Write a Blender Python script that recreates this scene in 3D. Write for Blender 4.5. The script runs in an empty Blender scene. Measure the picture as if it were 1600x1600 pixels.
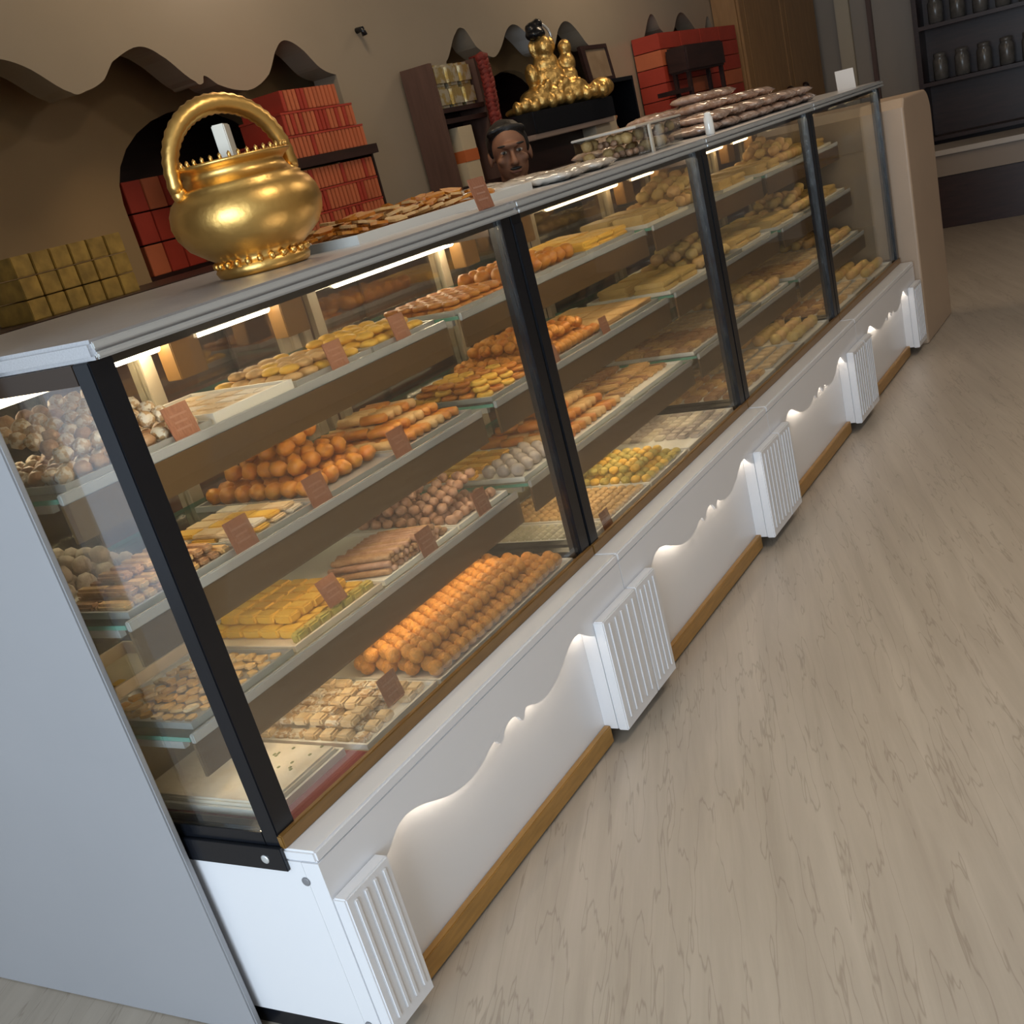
import bpy, bmesh, math, random
from mathutils import Vector, Matrix, Euler
random.seed(7)
S = bpy.context.scene
C = S.collection
PI = math.pi

# ------------------------------------------------------------------ camera
CAM = Vector((-1.083, -1.352, 1.380))
cd = bpy.data.cameras.new('camera'); cam = bpy.data.objects.new('camera', cd); C.objects.link(cam)
def cam_basis(y, p, r):
    Rz = Matrix.Rotation(y, 3, 'Z'); Ry = Matrix.Rotation(p, 3, 'Y'); Rx = Matrix.Rotation(r, 3, 'X')
    return Rz @ Ry @ Rx
B = cam_basis(0.543, 0.393, 0.243)
fw, lf, up = B.col[0], B.col[1], B.col[2]
M4 = Matrix((-lf, up, -fw)).transposed().to_4x4(); M4.translation = CAM
cam.matrix_world = M4
cd.sensor_width = 36; cd.sensor_fit = 'HORIZONTAL'
cd.lens = 36 * 1774.9 / 1600
cd.shift_x = (800 - 930.5) / 1600; cd.shift_y = (954.1 - 800) / 1600
cd.clip_start = 0.05; cd.clip_end = 100
S.camera = cam

# ------------------------------------------------------------------ world, lamps, exposure
S.view_settings.view_transform = 'Standard'; S.view_settings.look = 'None'
S.view_settings.exposure = 0.0; S.view_settings.gamma = 1.0
S.view_settings.use_curve_mapping = False
w = bpy.data.worlds.new('daylight'); S.world = w; w.use_nodes = True
w.node_tree.nodes['Background'].inputs[0].default_value = (0.72, 0.85, 1.0, 1)
w.node_tree.nodes['Background'].inputs[1].default_value = 0.85
try:
    S.cycles.max_bounces = 8; S.cycles.transparent_max_bounces = 32
    S.cycles.diffuse_bounces = 4; S.cycles.glossy_bounces = 4; S.cycles.caustics_reflective = False
    S.cycles.sample_clamp_indirect = 6
except Exception: pass
def area(name, loc, rot, sx, sy, power, col):
    d = bpy.data.lights.new(name, 'AREA'); d.shape = 'RECTANGLE'; d.size = sx; d.size_y = sy
    d.energy = power; d.color = col
    o = bpy.data.objects.new(name, d); C.objects.link(o); o.location = loc; o.rotation_euler = rot
    return o
# daylight through the shop front behind the photographer
area('shopfront_daylight', (-4.2, -1.3, 1.5), (0, -PI/2, 0), 2.4, 3.0, 210, (0.72, 0.86, 1.0))
# warm ceiling panels of the shop
CEIL = 3.05
PANELS = [(0.6, -1.7), (3.4, -1.7), (6.4, -1.7), (2.4, 0.9), (5.4, 0.9)]

# ------------------------------------------------------------------ materials
MATS = {}
def mat(name, col, rough=0.5, metal=0.0, var=0.0, vscale=8.0, col2=None, bump=0.0, bscale=60.0, emit=None, estr=0.0, spec=0.5, coat=0.0, stretch=(1, 1, 1), sss=0.0, sharp=False):
    if name in MATS: return MATS[name]
    m = bpy.data.materials.new(name); m.use_nodes = True; MATS[name] = m
    nt = m.node_tree; N = nt.nodes; L = nt.links; b = N['Principled BSDF']
    b.inputs['Base Color'].default_value = (*col, 1); b.inputs['Roughness'].default_value = rough
    b.inputs['Metallic'].default_value = metal; b.inputs['Specular IOR Level'].default_value = spec
    if coat: b.inputs['Coat Weight'].default_value = coat; b.inputs['Coat Roughness'].default_value = 0.08
    if sss: b.inputs['Subsurface Weight'].default_value = sss; b.inputs['Subsurface Radius'].default_value = (0.01, 0.006, 0.003)
    if emit: b.inputs['Emission Color'].default_value = (*emit, 1); b.inputs['Emission Strength'].default_value = estr
    if var or col2 or bump:
        tc = N.new('ShaderNodeTexCoord'); mp = N.new('ShaderNodeMapping'); mp.inputs['Scale'].default_value = stretch
        oi = N.new('ShaderNodeObjectInfo'); ad = N.new('ShaderNodeVectorMath'); ad.operation = 'ADD'
        mu = N.new('ShaderNodeVectorMath'); mu.operation = 'SCALE'; mu.inputs['Scale'].default_value = 7.3
        cm = N.new('ShaderNodeCombineXYZ')
        for k in range(3): L.new(oi.outputs['Random'], cm.inputs[k])
        L.new(cm.outputs[0], mu.inputs[0]); L.new(tc.outputs['Object'], mp.inputs['Vector'])
        L.new(mp.outputs[0], ad.inputs[0]); L.new(mu.outputs[0], ad.inputs[1])
    if var or col2:
        nz = N.new('ShaderNodeTexNoise'); nz.inputs['Scale'].default_value = vscale; nz.inputs['Detail'].default_value = 4
        L.new(ad.outputs[0], nz.inputs['Vector'])
        rp = N.new('ShaderNodeValToRGB'); e = rp.color_ramp.elements
        lo, hi = (0.46, 0.54) if sharp else (0.3, 0.7)
        e[0].position = lo; e[1].position = hi
        if col2: e[0].color = (*col, 1); e[1].color = (*col2, 1)
        else:
            e[0].color = (*[max(0, c * (1 - var)) for c in col], 1); e[1].color = (*[min(1, c * (1 + var)) for c in col], 1)
        L.new(nz.outputs['Fac'], rp.inputs[0]); L.new(rp.outputs[0], b.inputs['Base Color'])
    if bump:
        n2 = N.new('ShaderNodeTexNoise'); n2.inputs['Scale'].default_value = bscale; n2.inputs['Detail'].default_value = 3
        L.new(ad.outputs[0], n2.inputs['Vector'])
        bp = N.new('ShaderNodeBump'); bp.inputs['Strength'].default_value = bump; bp.inputs['Distance'].default_value = 0.004
        L.new(n2.outputs['Fac'], bp.inputs['Height']); L.new(bp.outputs[0], b.inputs['Normal'])
    return m
def glass(name, tint, refl=1.0):
    m = bpy.data.materials.new(name); m.use_nodes = True; MATS[name] = m
    nt = m.node_tree; N = nt.nodes; L = nt.links; N.remove(N['Principled BSDF'])
    t = N.new('ShaderNodeBsdfTransparent'); t.inputs[0].default_value = (*tint, 1)
    g = N.new('ShaderNodeBsdfGlossy'); g.inputs['Roughness'].default_value = 0.02
    f = N.new('ShaderNodeFresnel'); f.inputs[0].default_value = 1.45
    k = N.new('ShaderNodeMath'); k.operation = 'MULTIPLY'; k.inputs[1].default_value = refl
    x = N.new('ShaderNodeMixShader'); L.new(f.outputs[0], k.inputs[0]); L.new(k.outputs[0], x.inputs[0])
    L.new(t.outputs[0], x.inputs[1]); L.new(g.outputs[0], x.inputs[2]); L.new(x.outputs[0], N['Material Output'].inputs[0])
    return m
WHITE = mat('white_lacquer', (0.74, 0.74, 0.76), 0.28, coat=0.15)
GREYP = mat('grey_panel', (0.31, 0.31, 0.325), 0.45, var=0.03, vscale=2)
BRONZE = mat('bronze_wood_trim', (0.34, 0.18, 0.045), 0.35, var=0.15, vscale=14, stretch=(1, 8, 8))
BLACK = mat('black_steel', (0.006, 0.007, 0.010), 0.25, spec=0.5)
DARKBAR = mat('dark_brown_bar', (0.035, 0.022, 0.015), 0.35)
STEEL = mat('brushed_steel', (0.62, 0.62, 0.64), 0.32, metal=0.7, var=0.08, vscale=30, stretch=(1, 12, 12))
LIP = mat('aluminium_lip', (0.72, 0.74, 0.74), 0.22, metal=0.55)
FASC = mat('tan_fascia', (0.115, 0.065, 0.024), 0.4, var=0.08, vscale=3)
GREENE = mat('green_glass_edge', (0.12, 0.34, 0.27), 0.2)
CREAMP = mat('cream_frame', (0.55, 0.47, 0.35), 0.5)
DECK = mat('beige_deck', (0.45, 0.36, 0.25), 0.5, var=0.05, vscale=5)
LEDW = mat('led_warm', (1, 1, 1), 0.5, emit=(1.0, 0.77, 0.47), estr=22.0)
LEDT = mat('led_tube_warm', (1, 1, 1), 0.5, emit=(1.0, 0.80, 0.52), estr=26.0)
LEDF = mat('led_front_warm', (1, 1, 1), 0.5, emit=(1.0, 0.82, 0.58), estr=36.0)
LEDTD = mat('led_tube_dim', (1, 1, 1), 0.5, emit=(1.0, 0.72, 0.38), estr=9.0)
LEDFD = mat('led_front_dim', (1, 1, 1), 0.5, emit=(1.0, 0.74, 0.42), estr=20.0)
LEDDIM = mat('led_warm_dim', (1, 1, 1), 0.5, emit=(1.0, 0.72, 0.38), estr=5.0)
LEDB = mat('led_base_warm_white', (1, 1, 1), 0.5, emit=(1.0, 0.86, 0.68), estr=17.0)
GLS = glass('clear_glass', (0.985, 0.995, 0.985), 0.38)
SGLS = glass('shelf_glass', (0.93, 0.975, 0.95), 0.8)
WALL = mat('cream_gloss_wall', (0.36, 0.305, 0.235), 0.22, var=0.05, vscale=1.5)
WALLIN = mat('tan_bay_wall', (0.34, 0.23, 0.115), 0.55, var=0.08, vscale=2)
WOODD = mat('dark_brown_wood', (0.030, 0.012, 0.010), 0.4, var=0.3, vscale=6, stretch=(1, 1, 8))
WOODM = mat('mid_brown_wood', (0.12, 0.065, 0.05), 0.45, var=0.15, vscale=6, stretch=(8, 8, 1))
WOODT = mat('tan_cupboard_wood', (0.36, 0.20, 0.085), 0.45, var=0.12, vscale=5, stretch=(6, 6, 1))
TRAYW = mat('white_tray', (0.80, 0.78, 0.72), 0.35)
TRAYS = mat('steel_tray', (0.62, 0.63, 0.63), 0.28, metal=0.6)
PAPER = mat('parchment_paper', (0.74, 0.62, 0.48), 0.6, var=0.1, vscale=12, bump=0.6, bscale=25)
TAG = mat('brown_tag', (0.26, 0.095, 0.045), 0.5, col2=(0.36, 0.155, 0.085), vscale=260, stretch=(1, 1, 0.35))
GOLD = mat('brass_gold', (0.76, 0.46, 0.14), 0.36, metal=1.0, var=0.12, vscale=10, bump=0.25, bscale=45)
GOLDS = mat('statue_gold', (0.72, 0.46, 0.15), 0.33, metal=0.85, var=0.2, vscale=30, bump=0.8, bscale=70)
RED = mat('red_box_card', (0.40, 0.045, 0.025), 0.5, var=0.12, vscale=6)
ORBOX = mat('orange_red_box_card', (0.52, 0.14, 0.06), 0.5, var=0.12, vscale=6)

# ------------------------------------------------------------------ mesh helpers
class MB:
    def __init__(s): s.b = bmesh.new(); s.mi = 0
    def _fm(s, fs):
        for f in fs: f.material_index = s.mi
    def box(s, x0, x1, y0, y1, z0, z1, bev=0.0, m=None):
        r = bmesh.ops.create_cube(s.b, size=1)
        bmesh.ops.scale(s.b, vec=(x1 - x0, y1 - y0, z1 - z0), verts=r['verts'])
        bmesh.ops.translate(s.b, vec=((x0 + x1) / 2, (y0 + y1) / 2, (z0 + z1) / 2), verts=r['verts'])
        fs = {f for v in r['verts'] for f in v.link_faces}
        if m is not None:
            bmesh.ops.transform(s.b, matrix=m, verts=r['verts'])
        s._fm(fs)
        if bev:
            es = {e for v in r['verts'] for e in v.link_edges}
            g = bmesh.ops.bevel(s.b, geom=list(es), offset=bev, segments=2, affect='EDGES', clamp_overlap=True)
            s._fm(g['faces'])
        return s
    def prism(s, pts, axis, a, b):
        """extrude polygon pts (2D) along axis from a to b. axis 'y': pts are (x,z); 'x': (y,z); 'z': (x,y)"""
        def P(p, t):
            return (p[0], t, p[1]) if axis == 'y' else (t, p[0], p[1]) if axis == 'x' else (p[0], p[1], t)
        v0 = [s.b.verts.new(P(p, a)) for p in pts]; v1 = [s.b.verts.new(P(p, b)) for p in pts]
        n = len(pts); fs = []
        fs.append(s.b.faces.new(v0)); fs.append(s.b.faces.new(v1[::-1]))
        for i in range(n): fs.append(s.b.faces.new((v0[i], v1[i], v1[(i + 1) % n], v0[(i + 1) % n])))
        s._fm(fs); return s
    def strip(s, top, bot, axis, a, b):
        """solid between two polylines of equal length (2D), extruded along axis: avoids big concave ngons"""
        for i in range(len(top) - 1):
            s.prism([bot[i], bot[i + 1], top[i + 1], top[i]], axis, a, b)
        bmesh.ops.remove_doubles(s.b, verts=s.b.verts, dist=1e-5); return s
    def lathe(s, prof, cx=0, cy=0, n=32, cap=True):
        rings = []
        for r, z in prof:
            rings.append([s.b.verts.new((cx + r * math.cos(2 * PI * k / n), cy + r * math.sin(2 * PI * k / n), z)) for k in range(n)])
        fs = []
        for i in range(len(rings) - 1):
            for k in range(n):
                fs.append(s.b.faces.new((rings[i][k], rings[i][(k + 1) % n], rings[i + 1][(k + 1) % n], rings[i + 1][k])))
        if cap:
            fs.append(s.b.faces.new(rings[0][::-1])); fs.append(s.b.faces.new(rings[-1]))
        for f in fs: f.smooth = True
        s._fm(fs); return s
    def tube(s, pts, r, n=10, cap=True):
        pts = [Vector(p) for p in pts]; rings = []
        rr = r if isinstance(r, (list, tuple)) else [r] * len(pts)
        ref = Vector((0, 0, 1))
        for i, p in enumerate(pts):
            t = (pts[min(i + 1, len(pts) - 1)] - pts[max(i - 1, 0)]).normalized()
            u = t.cross(ref)
            if u.length < 1e-3: u = t.cross(Vector((0, 1, 0)))
            u.normalize(); v = t.cross(u).normalized()
            rings.append([s.b.verts.new(p + rr[i] * (math.cos(2 * PI * k / n) * u + math.sin(2 * PI * k / n) * v)) for k in range(n)])
        fs = []
        for i in range(len(rings) - 1):
            for k in range(n):
                fs.append(s.b.faces.new((rings[i][k], rings[i][(k + 1) % n], rings[i + 1][(k + 1) % n], rings[i + 1][k])))
        if cap: fs.append(s.b.faces.new(rings[0][::-1])); fs.append(s.b.faces.new(rings[-1]))
        for f in fs: f.smooth = True
        s._fm(fs); return s
    def ball(s, c, r, sub=2, rough=0.0, rot=None):
        q = bmesh.ops.create_icosphere(s.b, subdivisions=sub, radius=1)
        rv = Vector(r) if isinstance(r, (tuple, list)) else Vector((r, r, r))
        for v in q['verts']:
            k = 1 + random.uniform(-rough, rough)
            p = Vector((v.co.x * rv.x * k, v.co.y * rv.y * k, v.co.z * rv.z * k))
            if rot: p = Euler(rot).to_matrix() @ p
            v.co = p + Vector(c)
        fs = {f for v in q['verts'] for f in v.link_faces}
        for f in fs: f.smooth = True
        s._fm(fs); return s
    def mesh(s, name, mats):
        bmesh.ops.recalc_face_normals(s.b, faces=s.b.faces)
        me = bpy.data.meshes.new(name); s.b.to_mesh(me); s.b.free()
        for m in (mats if isinstance(mats, (list, tuple)) else [mats]): me.materials.append(m)
        return me
    def build(s, name, mats, parent=None, loc=(0, 0, 0), rot=(0, 0, 0)):
        return place(s.mesh(name, mats), name, parent, loc, rot)
def place(me, name, parent=None, loc=(0, 0, 0), rot=(0, 0, 0), scale=None):
    o = bpy.data.objects.new(name, me); C.objects.link(o); o.location = loc; o.rotation_euler = rot
    if scale: o.scale = scale
    if parent: o.parent = parent
    return o
def tag(o, label, cat, group=None, kind=None):
    o['label'] = label; o['category'] = cat
    if group: o['group'] = group
    if kind: o['kind'] = kind
    return o
def thing(name, label, cat, loc=(0, 0, 0), rot=(0, 0, 0), group=None):
    o = bpy.data.objects.new(name, None); C.objects.link(o); o.location = loc; o.rotation_euler = rot
    o.empty_display_size = 0.05
    return tag(o, label, cat, group)
def struct(o): o['kind'] = 'structure'; return o

# ------------------------------------------------------------------ room shell
fm = bpy.data.materials.new('wood_grain_floor_tile'); fm.use_nodes = True
nt = fm.node_tree; N = nt.nodes; L = nt.links; b = N['Principled BSDF']
tc = N.new('ShaderNodeTexCoord'); mp = N.new('ShaderNodeMapping'); mp.inputs['Rotation'].default_value = (0, 0, -math.radians(22))
L.new(tc.outputs['Object'], mp.inputs[0])
mp2 = N.new('ShaderNodeMapping'); mp2.inputs['Scale'].default_value = (0.5, 7, 1); L.new(mp.outputs[0], mp2.inputs[0])
n1 = N.new('ShaderNodeTexNoise'); n1.inputs['Scale'].default_value = 2.2; n1.inputs['Detail'].default_value = 8; n1.inputs['Roughness'].default_value = 0.62; n1.inputs['Distortion'].default_value = 0.5
L.new(mp2.outputs[0], n1.inputs['Vector'])
mp3 = N.new('ShaderNodeMapping'); mp3.inputs['Scale'].default_value = (0.55, 6, 1); L.new(mp.outputs[0], mp3.inputs[0])
n2 = N.new('ShaderNodeTexNoise'); n2.inputs['Scale'].default_value = 3.1; n2.inputs['Detail'].default_value = 3; n2.inputs['Roughness'].default_value = 0.55
L.new(mp3.outputs[0], n2.inputs['Vector'])
# thin dark grain lines where the noise crosses a level
ab = N.new('ShaderNodeMath'); ab.operation = 'SUBTRACT'; ab.inputs[1].default_value = 0.5; L.new(n2.outputs['Fac'], ab.inputs[0])
ab2 = N.new('ShaderNodeMath'); ab2.operation = 'ABSOLUTE'; L.new(ab.outputs[0], ab2.inputs[0])
lr = N.new('ShaderNodeValToRGB'); lr.color_ramp.elements[0].position = 0.0; lr.color_ramp.elements[1].position = 0.011
lr.color_ramp.elements[0].color = (0.76, 0.74, 0.72, 1); lr.color_ramp.elements[1].color = (1, 1, 1, 1)
L.new(ab2.outputs[0], lr.inputs[0])
cr = N.new('ShaderNodeValToRGB'); cr.color_ramp.elements[0].position = 0.32; cr.color_ramp.elements[1].position = 0.7
cr.color_ramp.elements[0].color = (0.375, 0.318, 0.255, 1); cr.color_ramp.elements[1].color = (0.475, 0.41, 0.335, 1)
L.new(n1.outputs['Fac'], cr.inputs[0])
mx = N.new('ShaderNodeMix'); mx.data_type = 'RGBA'; mx.blend_type = 'MULTIPLY'; mx.inputs[0].default_value = 1
L.new(cr.outputs[0], mx.inputs[6]); L.new(lr.outputs[0], mx.inputs[7]); L.new(mx.outputs[2], b.inputs['Base Color'])
b.inputs['Roughness'].default_value = 0.38
MATS['floor'] = fm
struct(MB().box(-5, 10, -4.2, 2.6, -0.05, 0).build('floor', fm))
CEILM = mat('white_ceiling', (0.55, 0.52, 0.47), 0.8)
struct(MB().box(-5, 10, -4.2, 2.6, CEIL, CEIL + 0.06).build('ceiling', CEILM))
struct(MB().box(-5, 10, -4.3, -4.2, 0, CEIL).build('wall_front', mat('plain_front_wall', (0.42, 0.38, 0.33), 0.6)))

# back wall: piers, and a valance with a scalloped lower edge over each bay
WY0, WY1 = 1.75, 1.87
wb = MB()
def smooth_curve(pts, n=6):
    out = []
    for i in range(len(pts) - 1):
        p0 = pts[max(i - 1, 0)]; p1 = pts[i]; p2 = pts[i + 1]; p3 = pts[min(i + 2, len(pts) - 1)]
        for k in range(n):
            t = k / n
            f = lambda a, b_, c, d: 0.5 * (2 * b_ + (c - a) * t + (2 * a - 5 * b_ + 4 * c - d) * t * t + (3 * b_ - a - 3 * c + d) * t ** 3)
            out.append((p1[0] + (p2[0] - p1[0]) * t, f(p0[1], p1[1], p2[1], p3[1])))
    out.append(pts[-1]); return out
bay1 = [(1.20, 1.80), (1.36, 1.90), (1.48, 1.945), (1.60, 1.92), (1.74, 1.835), (1.80, 1.835), (1.884, 1.86), (1.949, 1.913), (2.079, 1.951), (2.166, 1.921), (2.291, 1.828), (2.325, 1.822), (2.34, 1.845), (2.396, 1.812), (2.48, 1.788), (2.572, 1.785), (2.685, 1.828), (2.773, 1.913), (2.836, 1.939), (2.917, 1.906), (3.001, 1.831), (3.09, 1.80)]
base_off = [(3.94, 1.80), (4.09, 1.921), (4.172, 1.932), (4.247, 1.85), (4.381, 1.797), (4.477, 1.833), (4.587, 1.917), (4.684, 1.935), (4.80, 1.88), (4.93, 1.80), (5.06, 1.81), (5.16, 1.90), (5.26, 1.935), (5.36, 1.90), (5.50, 1.80), (5.62, 1.80)]
bay3 = [(6.30, 1.80)] + [(x + 2.36, z) for x, z in base_off[1:12]] + [(7.62, 1.80)]
bays = [smooth_curve(bay1), smooth_curve(base_off), smooth_curve(bay3)]
xs = [-1.2]
for bay in bays:
    wb.box(xs[-1], bay[0][0], WY0, WY1, 0, CEIL)
    wb.strip([(x, CEIL) for x, z in bay], bay, 'y', WY0, WY1)
    wb.box(bay[0][0], bay[-1][0], WY0, WY1, 0, 1.05)
    xs.append(bay[-1][0])
wb.box(xs[-1], 10, WY0, WY1, 0, CEIL)
wall_back = struct(wb.build('wall_back', WALL))
# recessed back of the bays with arched niches
def arch_pts(cx, hw, zs, ztop, n=14):
    return [(cx + hw * math.cos(PI - PI * k / n), zs + (ztop - zs) * math.sin(PI * k / n)) for k in range(n + 1)]
NY = 2.05
rb = MB()
arches = [(2.52, 0.46, 1.50, 1.785), (5.03, 0.37, 1.54, 1.765)]
xa = -1.2
for cx, hw, zs, zt in arches:
    rb.box(xa, cx - hw, NY, NY + 0.05, 0.9, CEIL)
    ap = arch_pts(cx, hw, zs, zt)
    rb.strip([(x, CEIL) for x, z in ap], ap, 'y', NY, NY + 0.05)
    xa = cx + hw
rb.box(xa, 10, NY, NY + 0.05, 0.9, CEIL)
recess = rb.build('bay_recess_wall', WALLIN, wall_back)
for cx, hw, zs, zt in arches:
    nb = MB(); nb.box(cx - hw - 0.02, cx + hw + 0.02, 2.36, 2.40, 0.9, zt + 0.05)
    nb.box(cx - hw - 0.04, cx - hw, NY + 0.05, 2.4, 0.9, zt + 0.05); nb.box(cx + hw, cx + hw + 0.04, NY + 0.05, 2.4, 0.9, zt + 0.05)
    nb.box(cx - hw, cx + hw, NY + 0.05, 2.4, zt + 0.01, zt + 0.05)
    nb.build('arched_niche_lining', WOODD, wall_back)
# nail hook on pier
MB().tube([(3.31, 1.75, 1.955), (3.31, 1.72, 1.955), (3.312, 1.715, 1.93)], 0.012, 8).build('wall_hook', BLACK, wall_back)
# far end wall
struct(MB().box(9.8, 9.9, -4.2, 2.6, 0, CEIL).build('wall_end', mat('pale_end_wall', (0.36, 0.31, 0.26), 0.5, var=0.04, vscale=2)))
struct(MB().box(9.74, 9.80, 1.30, 1.42, 0, 2.4, 0.006).build('trim_1', CREAMP))
struct(MB().box(9.76, 9.80, 1.12, 1.16, 0, 2.4, 0.004).build('trim_2', WOODM))

# grey partition standing against the near end of the counter
tag(MB().box(-0.026, -0.012, 0.212, 1.55, 0.0, 2.35, 0.003).build('partition_panel', GREYP), 'plain pale grey partition panel against the end of the glass counter', 'partition')

# ceiling lamp panels
for i, (x, y) in enumerate(PANELS):
    t = thing('ceiling_light', 'square warm ceiling light panel above the shop floor', 'ceiling light', (x, y, CEIL), group='ceiling light panels')
    MB().box(-0.31, 0.31, -0.31, 0.31, -0.03, 0, 0.004).build('frame', WHITE, t)
    MB().box(-0.28, 0.28, -0.28, 0.28, -0.034, -0.03).build('diffuser', mat('lamp_diffuser', (1, 1, 1), 0.5, emit=(1.0, 0.78, 0.55), estr=2.0), t)
    d = bpy.data.lights.new('panel_light', 'AREA'); d.shape = 'SQUARE'; d.size = 0.55; d.energy = (17 if x < 5 else 7) if y < 0 else 12; d.color = (1.0, 0.89, 0.77) if y < 0 else (1.0, 0.76, 0.50)
    lo = bpy.data.objects.new('panel_light', d); C.objects.link(lo); lo.parent = t; lo.location = (0, 0, -0.05)

# ------------------------------------------------------------------ display counters
LN = 1.2; ZL = 0.428; ZD = 0.440; ZT = 1.244; TOP = 1.272
SH = [('A', 0.150, 0.615), ('B', 0.190, 0.825), ('C', 0.222, 1.045)]
DEPTH = 0.70
def wave():
    half = [(0.125, 0.300), (0.165, 0.318), (0.20, 0.338), (0.235, 0.342), (0.275, 0.332), (0.313, 0.315), (0.36, 0.296), (0.41, 0.287), (0.45, 0.286), (0.49, 0.294), (0.515, 0.304), (0.535, 0.306)]
    cusp = [(0.548, 0.292), (0.560, 0.290), (0.572, 0.304), (0.592, 0.314)]
    l = half + cusp
    c = 0.605
    r = [(2 * c - x, z) for x, z in l[::-1]]
    r = [(c + (x - c) * (0.405 / 0.48), z) for x, z in r]
    return smooth_curve(l + r, 4)
WV = wave()
TRIM = mat('dark_bronze_trim', (0.19, 0.098, 0.026), 0.32, var=0.15, vscale=14, stretch=(1, 8, 8))
def make_counter(k, label, led):
    X0 = k * LN
    t = thing('display_counter', label, 'display counter', (X0, 0, 0), group='glass sweet display counters in a row')
    e = 0.002
    P = lambda mb, n, m, par=t: mb.build(n, m, par)
    # base
    P(MB().box(e, LN - e, -0.034, DEPTH, 0.045, 0.405), 'base_body', WHITE)
    P(MB().box(e, LN - e, -0.071, DEPTH, 0.405, ZL, 0.004), 'ledge', WHITE)
    f = MB()
    f.strip([(x, 0.405) for x, z in WV], WV, 'y', -0.071, -0.064)
    P(f, 'scalloped_fascia', WHITE)
    # end cheeks closing the gap
    P(MB().box(e, 0.125, -0.071, -0.0345, 0.045, 0.4045), 'end_cheek', WHITE)
    P(MB().box(WV[-1][0], LN - e, -0.071, -0.0345, 0.045, 0.4045), 'end_cheek', WHITE)
    # warm LED tape behind the scalloped edge
    lt = MB()
    for i in range(0, len(WV) - 1):
        (x0, z0), (x1, z1) = WV[i], WV[i + 1]
        lt.prism([(x0, z0 + 0.011), (x1, z1 + 0.011), (x1, z1 + 0.021), (x0, z0 + 0.021)], 'y', -0.0635, -0.0620)
    P(lt, 'scallop_led_tape', LEDB)
    # pilasters with raised beads
    for (a, b_, nf) in ((e, 0.125, 4), (1.01, LN - e, 5)):
        p = MB(); p.box(a, b_, -0.100, -0.0715, 0.040, 0.335, 0.003)
        pw = (b_ - a)
        for i in range(nf):
            xc = a + pw * (i + 0.8) / (nf + 0.6)
            p.box(xc - 0.005, xc + 0.005, -0.1035, -0.099, 0.065, 0.322, 0.002)
        P(p, 'fluted_pilaster', WHITE)
    P(MB().box(0.126, 1.009, -0.052, -0.0345, 0.008, 0.054, 0.002), 'kick_strip', BRONZE)
    P(MB().box(0.01, LN - 0.01, 0.0, DEPTH - 0.03, 0.0, 0.0445), 'toe_plinth', BLACK)
    # bronze trim, deck
    P(MB().box(e, LN - e, -0.012, 0.000, ZL, ZL + 0.026, 0.002), 'front_trim', TRIM)
    P(MB().box(0.046, LN - 0.046, 0.0075, DEPTH - 0.02, ZL, ZD), 'deck_board', DECK)
    # steel frame
    for x in (e, LN - 0.047):
        q = MB(); q.box(x, x + 0.045, -0.004, 0.030, ZL + 0.0, ZT, 0.002)
        if k: q.box(x + 0.003, x + 0.042, -0.006, -0.0035, ZL + 0.01, ZT - 0.02)
        P(q, 'front_post', BLACK)
        P(MB().box(x, x + 0.03, DEPTH - 0.03, DEPTH, ZL, ZT, 0.002), 'rear_post', CREAMP)
        P(MB().box(x, x + 0.03, 0.0305, DEPTH - 0.031, ZT - 0.03, ZT - 0.001), 'side_top_rail', DARKBAR)
        P(MB().box(x, x + 0.03, 0.0305, DEPTH - 0.031, ZL, ZL + 0.03), 'side_bottom_rail', BLACK)
    P(MB().box(0.048, LN - 0.048, 0.008, 0.024, ZT - 0.014, ZT - 0.001, 0.002), 'header_bar', DARKBAR)
    P(MB().box(0.06, LN - 0.06, 0.030, 0.042, ZT - 0.012, ZT - 0.004), 'front_led_strip', LEDF if led is LEDW else LEDFD)
    P(MB().box(e, LN - e, -0.022, DEPTH + 0.02, ZT, TOP, 0.006), 'top_slab', STEEL)
    tr = MB(); tr.box(e, LN - e, -0.030, -0.0225, ZT + 0.001, ZT + 0.011, 0.003); tr.box(e, LN - e, -0.028, -0.0225, ZT + 0.014, TOP - 0.003, 0.002)
    P(tr, 'top_front_rail', LIP)
    P(MB().box(0.048, LN - 0.048, 0.001, 0.006, ZL + 0.001, ZT - 0.001), 'front_glass', GLS)
    if k == 0: P(MB().box(0.004, 0.009, 0.031, DEPTH - 0.031, ZL + 0.031, ZT - 0.031), 'end_glass', GLS)
    if k == 3: P(MB().box(LN - 0.009, LN - 0.004, 0.031, DEPTH - 0.031, ZL + 0.031, ZT - 0.031), 'end_glass', GLS)
    if k == 0:
        # black base rail with two screws on the near end face, two more screws in the white cheek
        P(MB().box(-0.006, 0.001, -0.006, 0.55, ZL - 0.040, ZL + 0.006, 0.001), 'end_base_rail', BLACK)
        for (y, z, m) in ((0.035, ZL - 0.018, LIP), (-0.030, ZL - 0.062, mat('grey_screw', (0.2, 0.2, 0.21), 0.4)), (-0.045, 0.055, MATS.get('grey_screw'))):
            sc = MB().lathe([(0.0085, 0), (0.0085, 0.0015), (0.006, 0.0025)], n=16); o = sc.build('screw', m, t, (-0.006 if m is LIP else 0.0015, y, z), (0, -PI / 2, 0))
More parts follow.
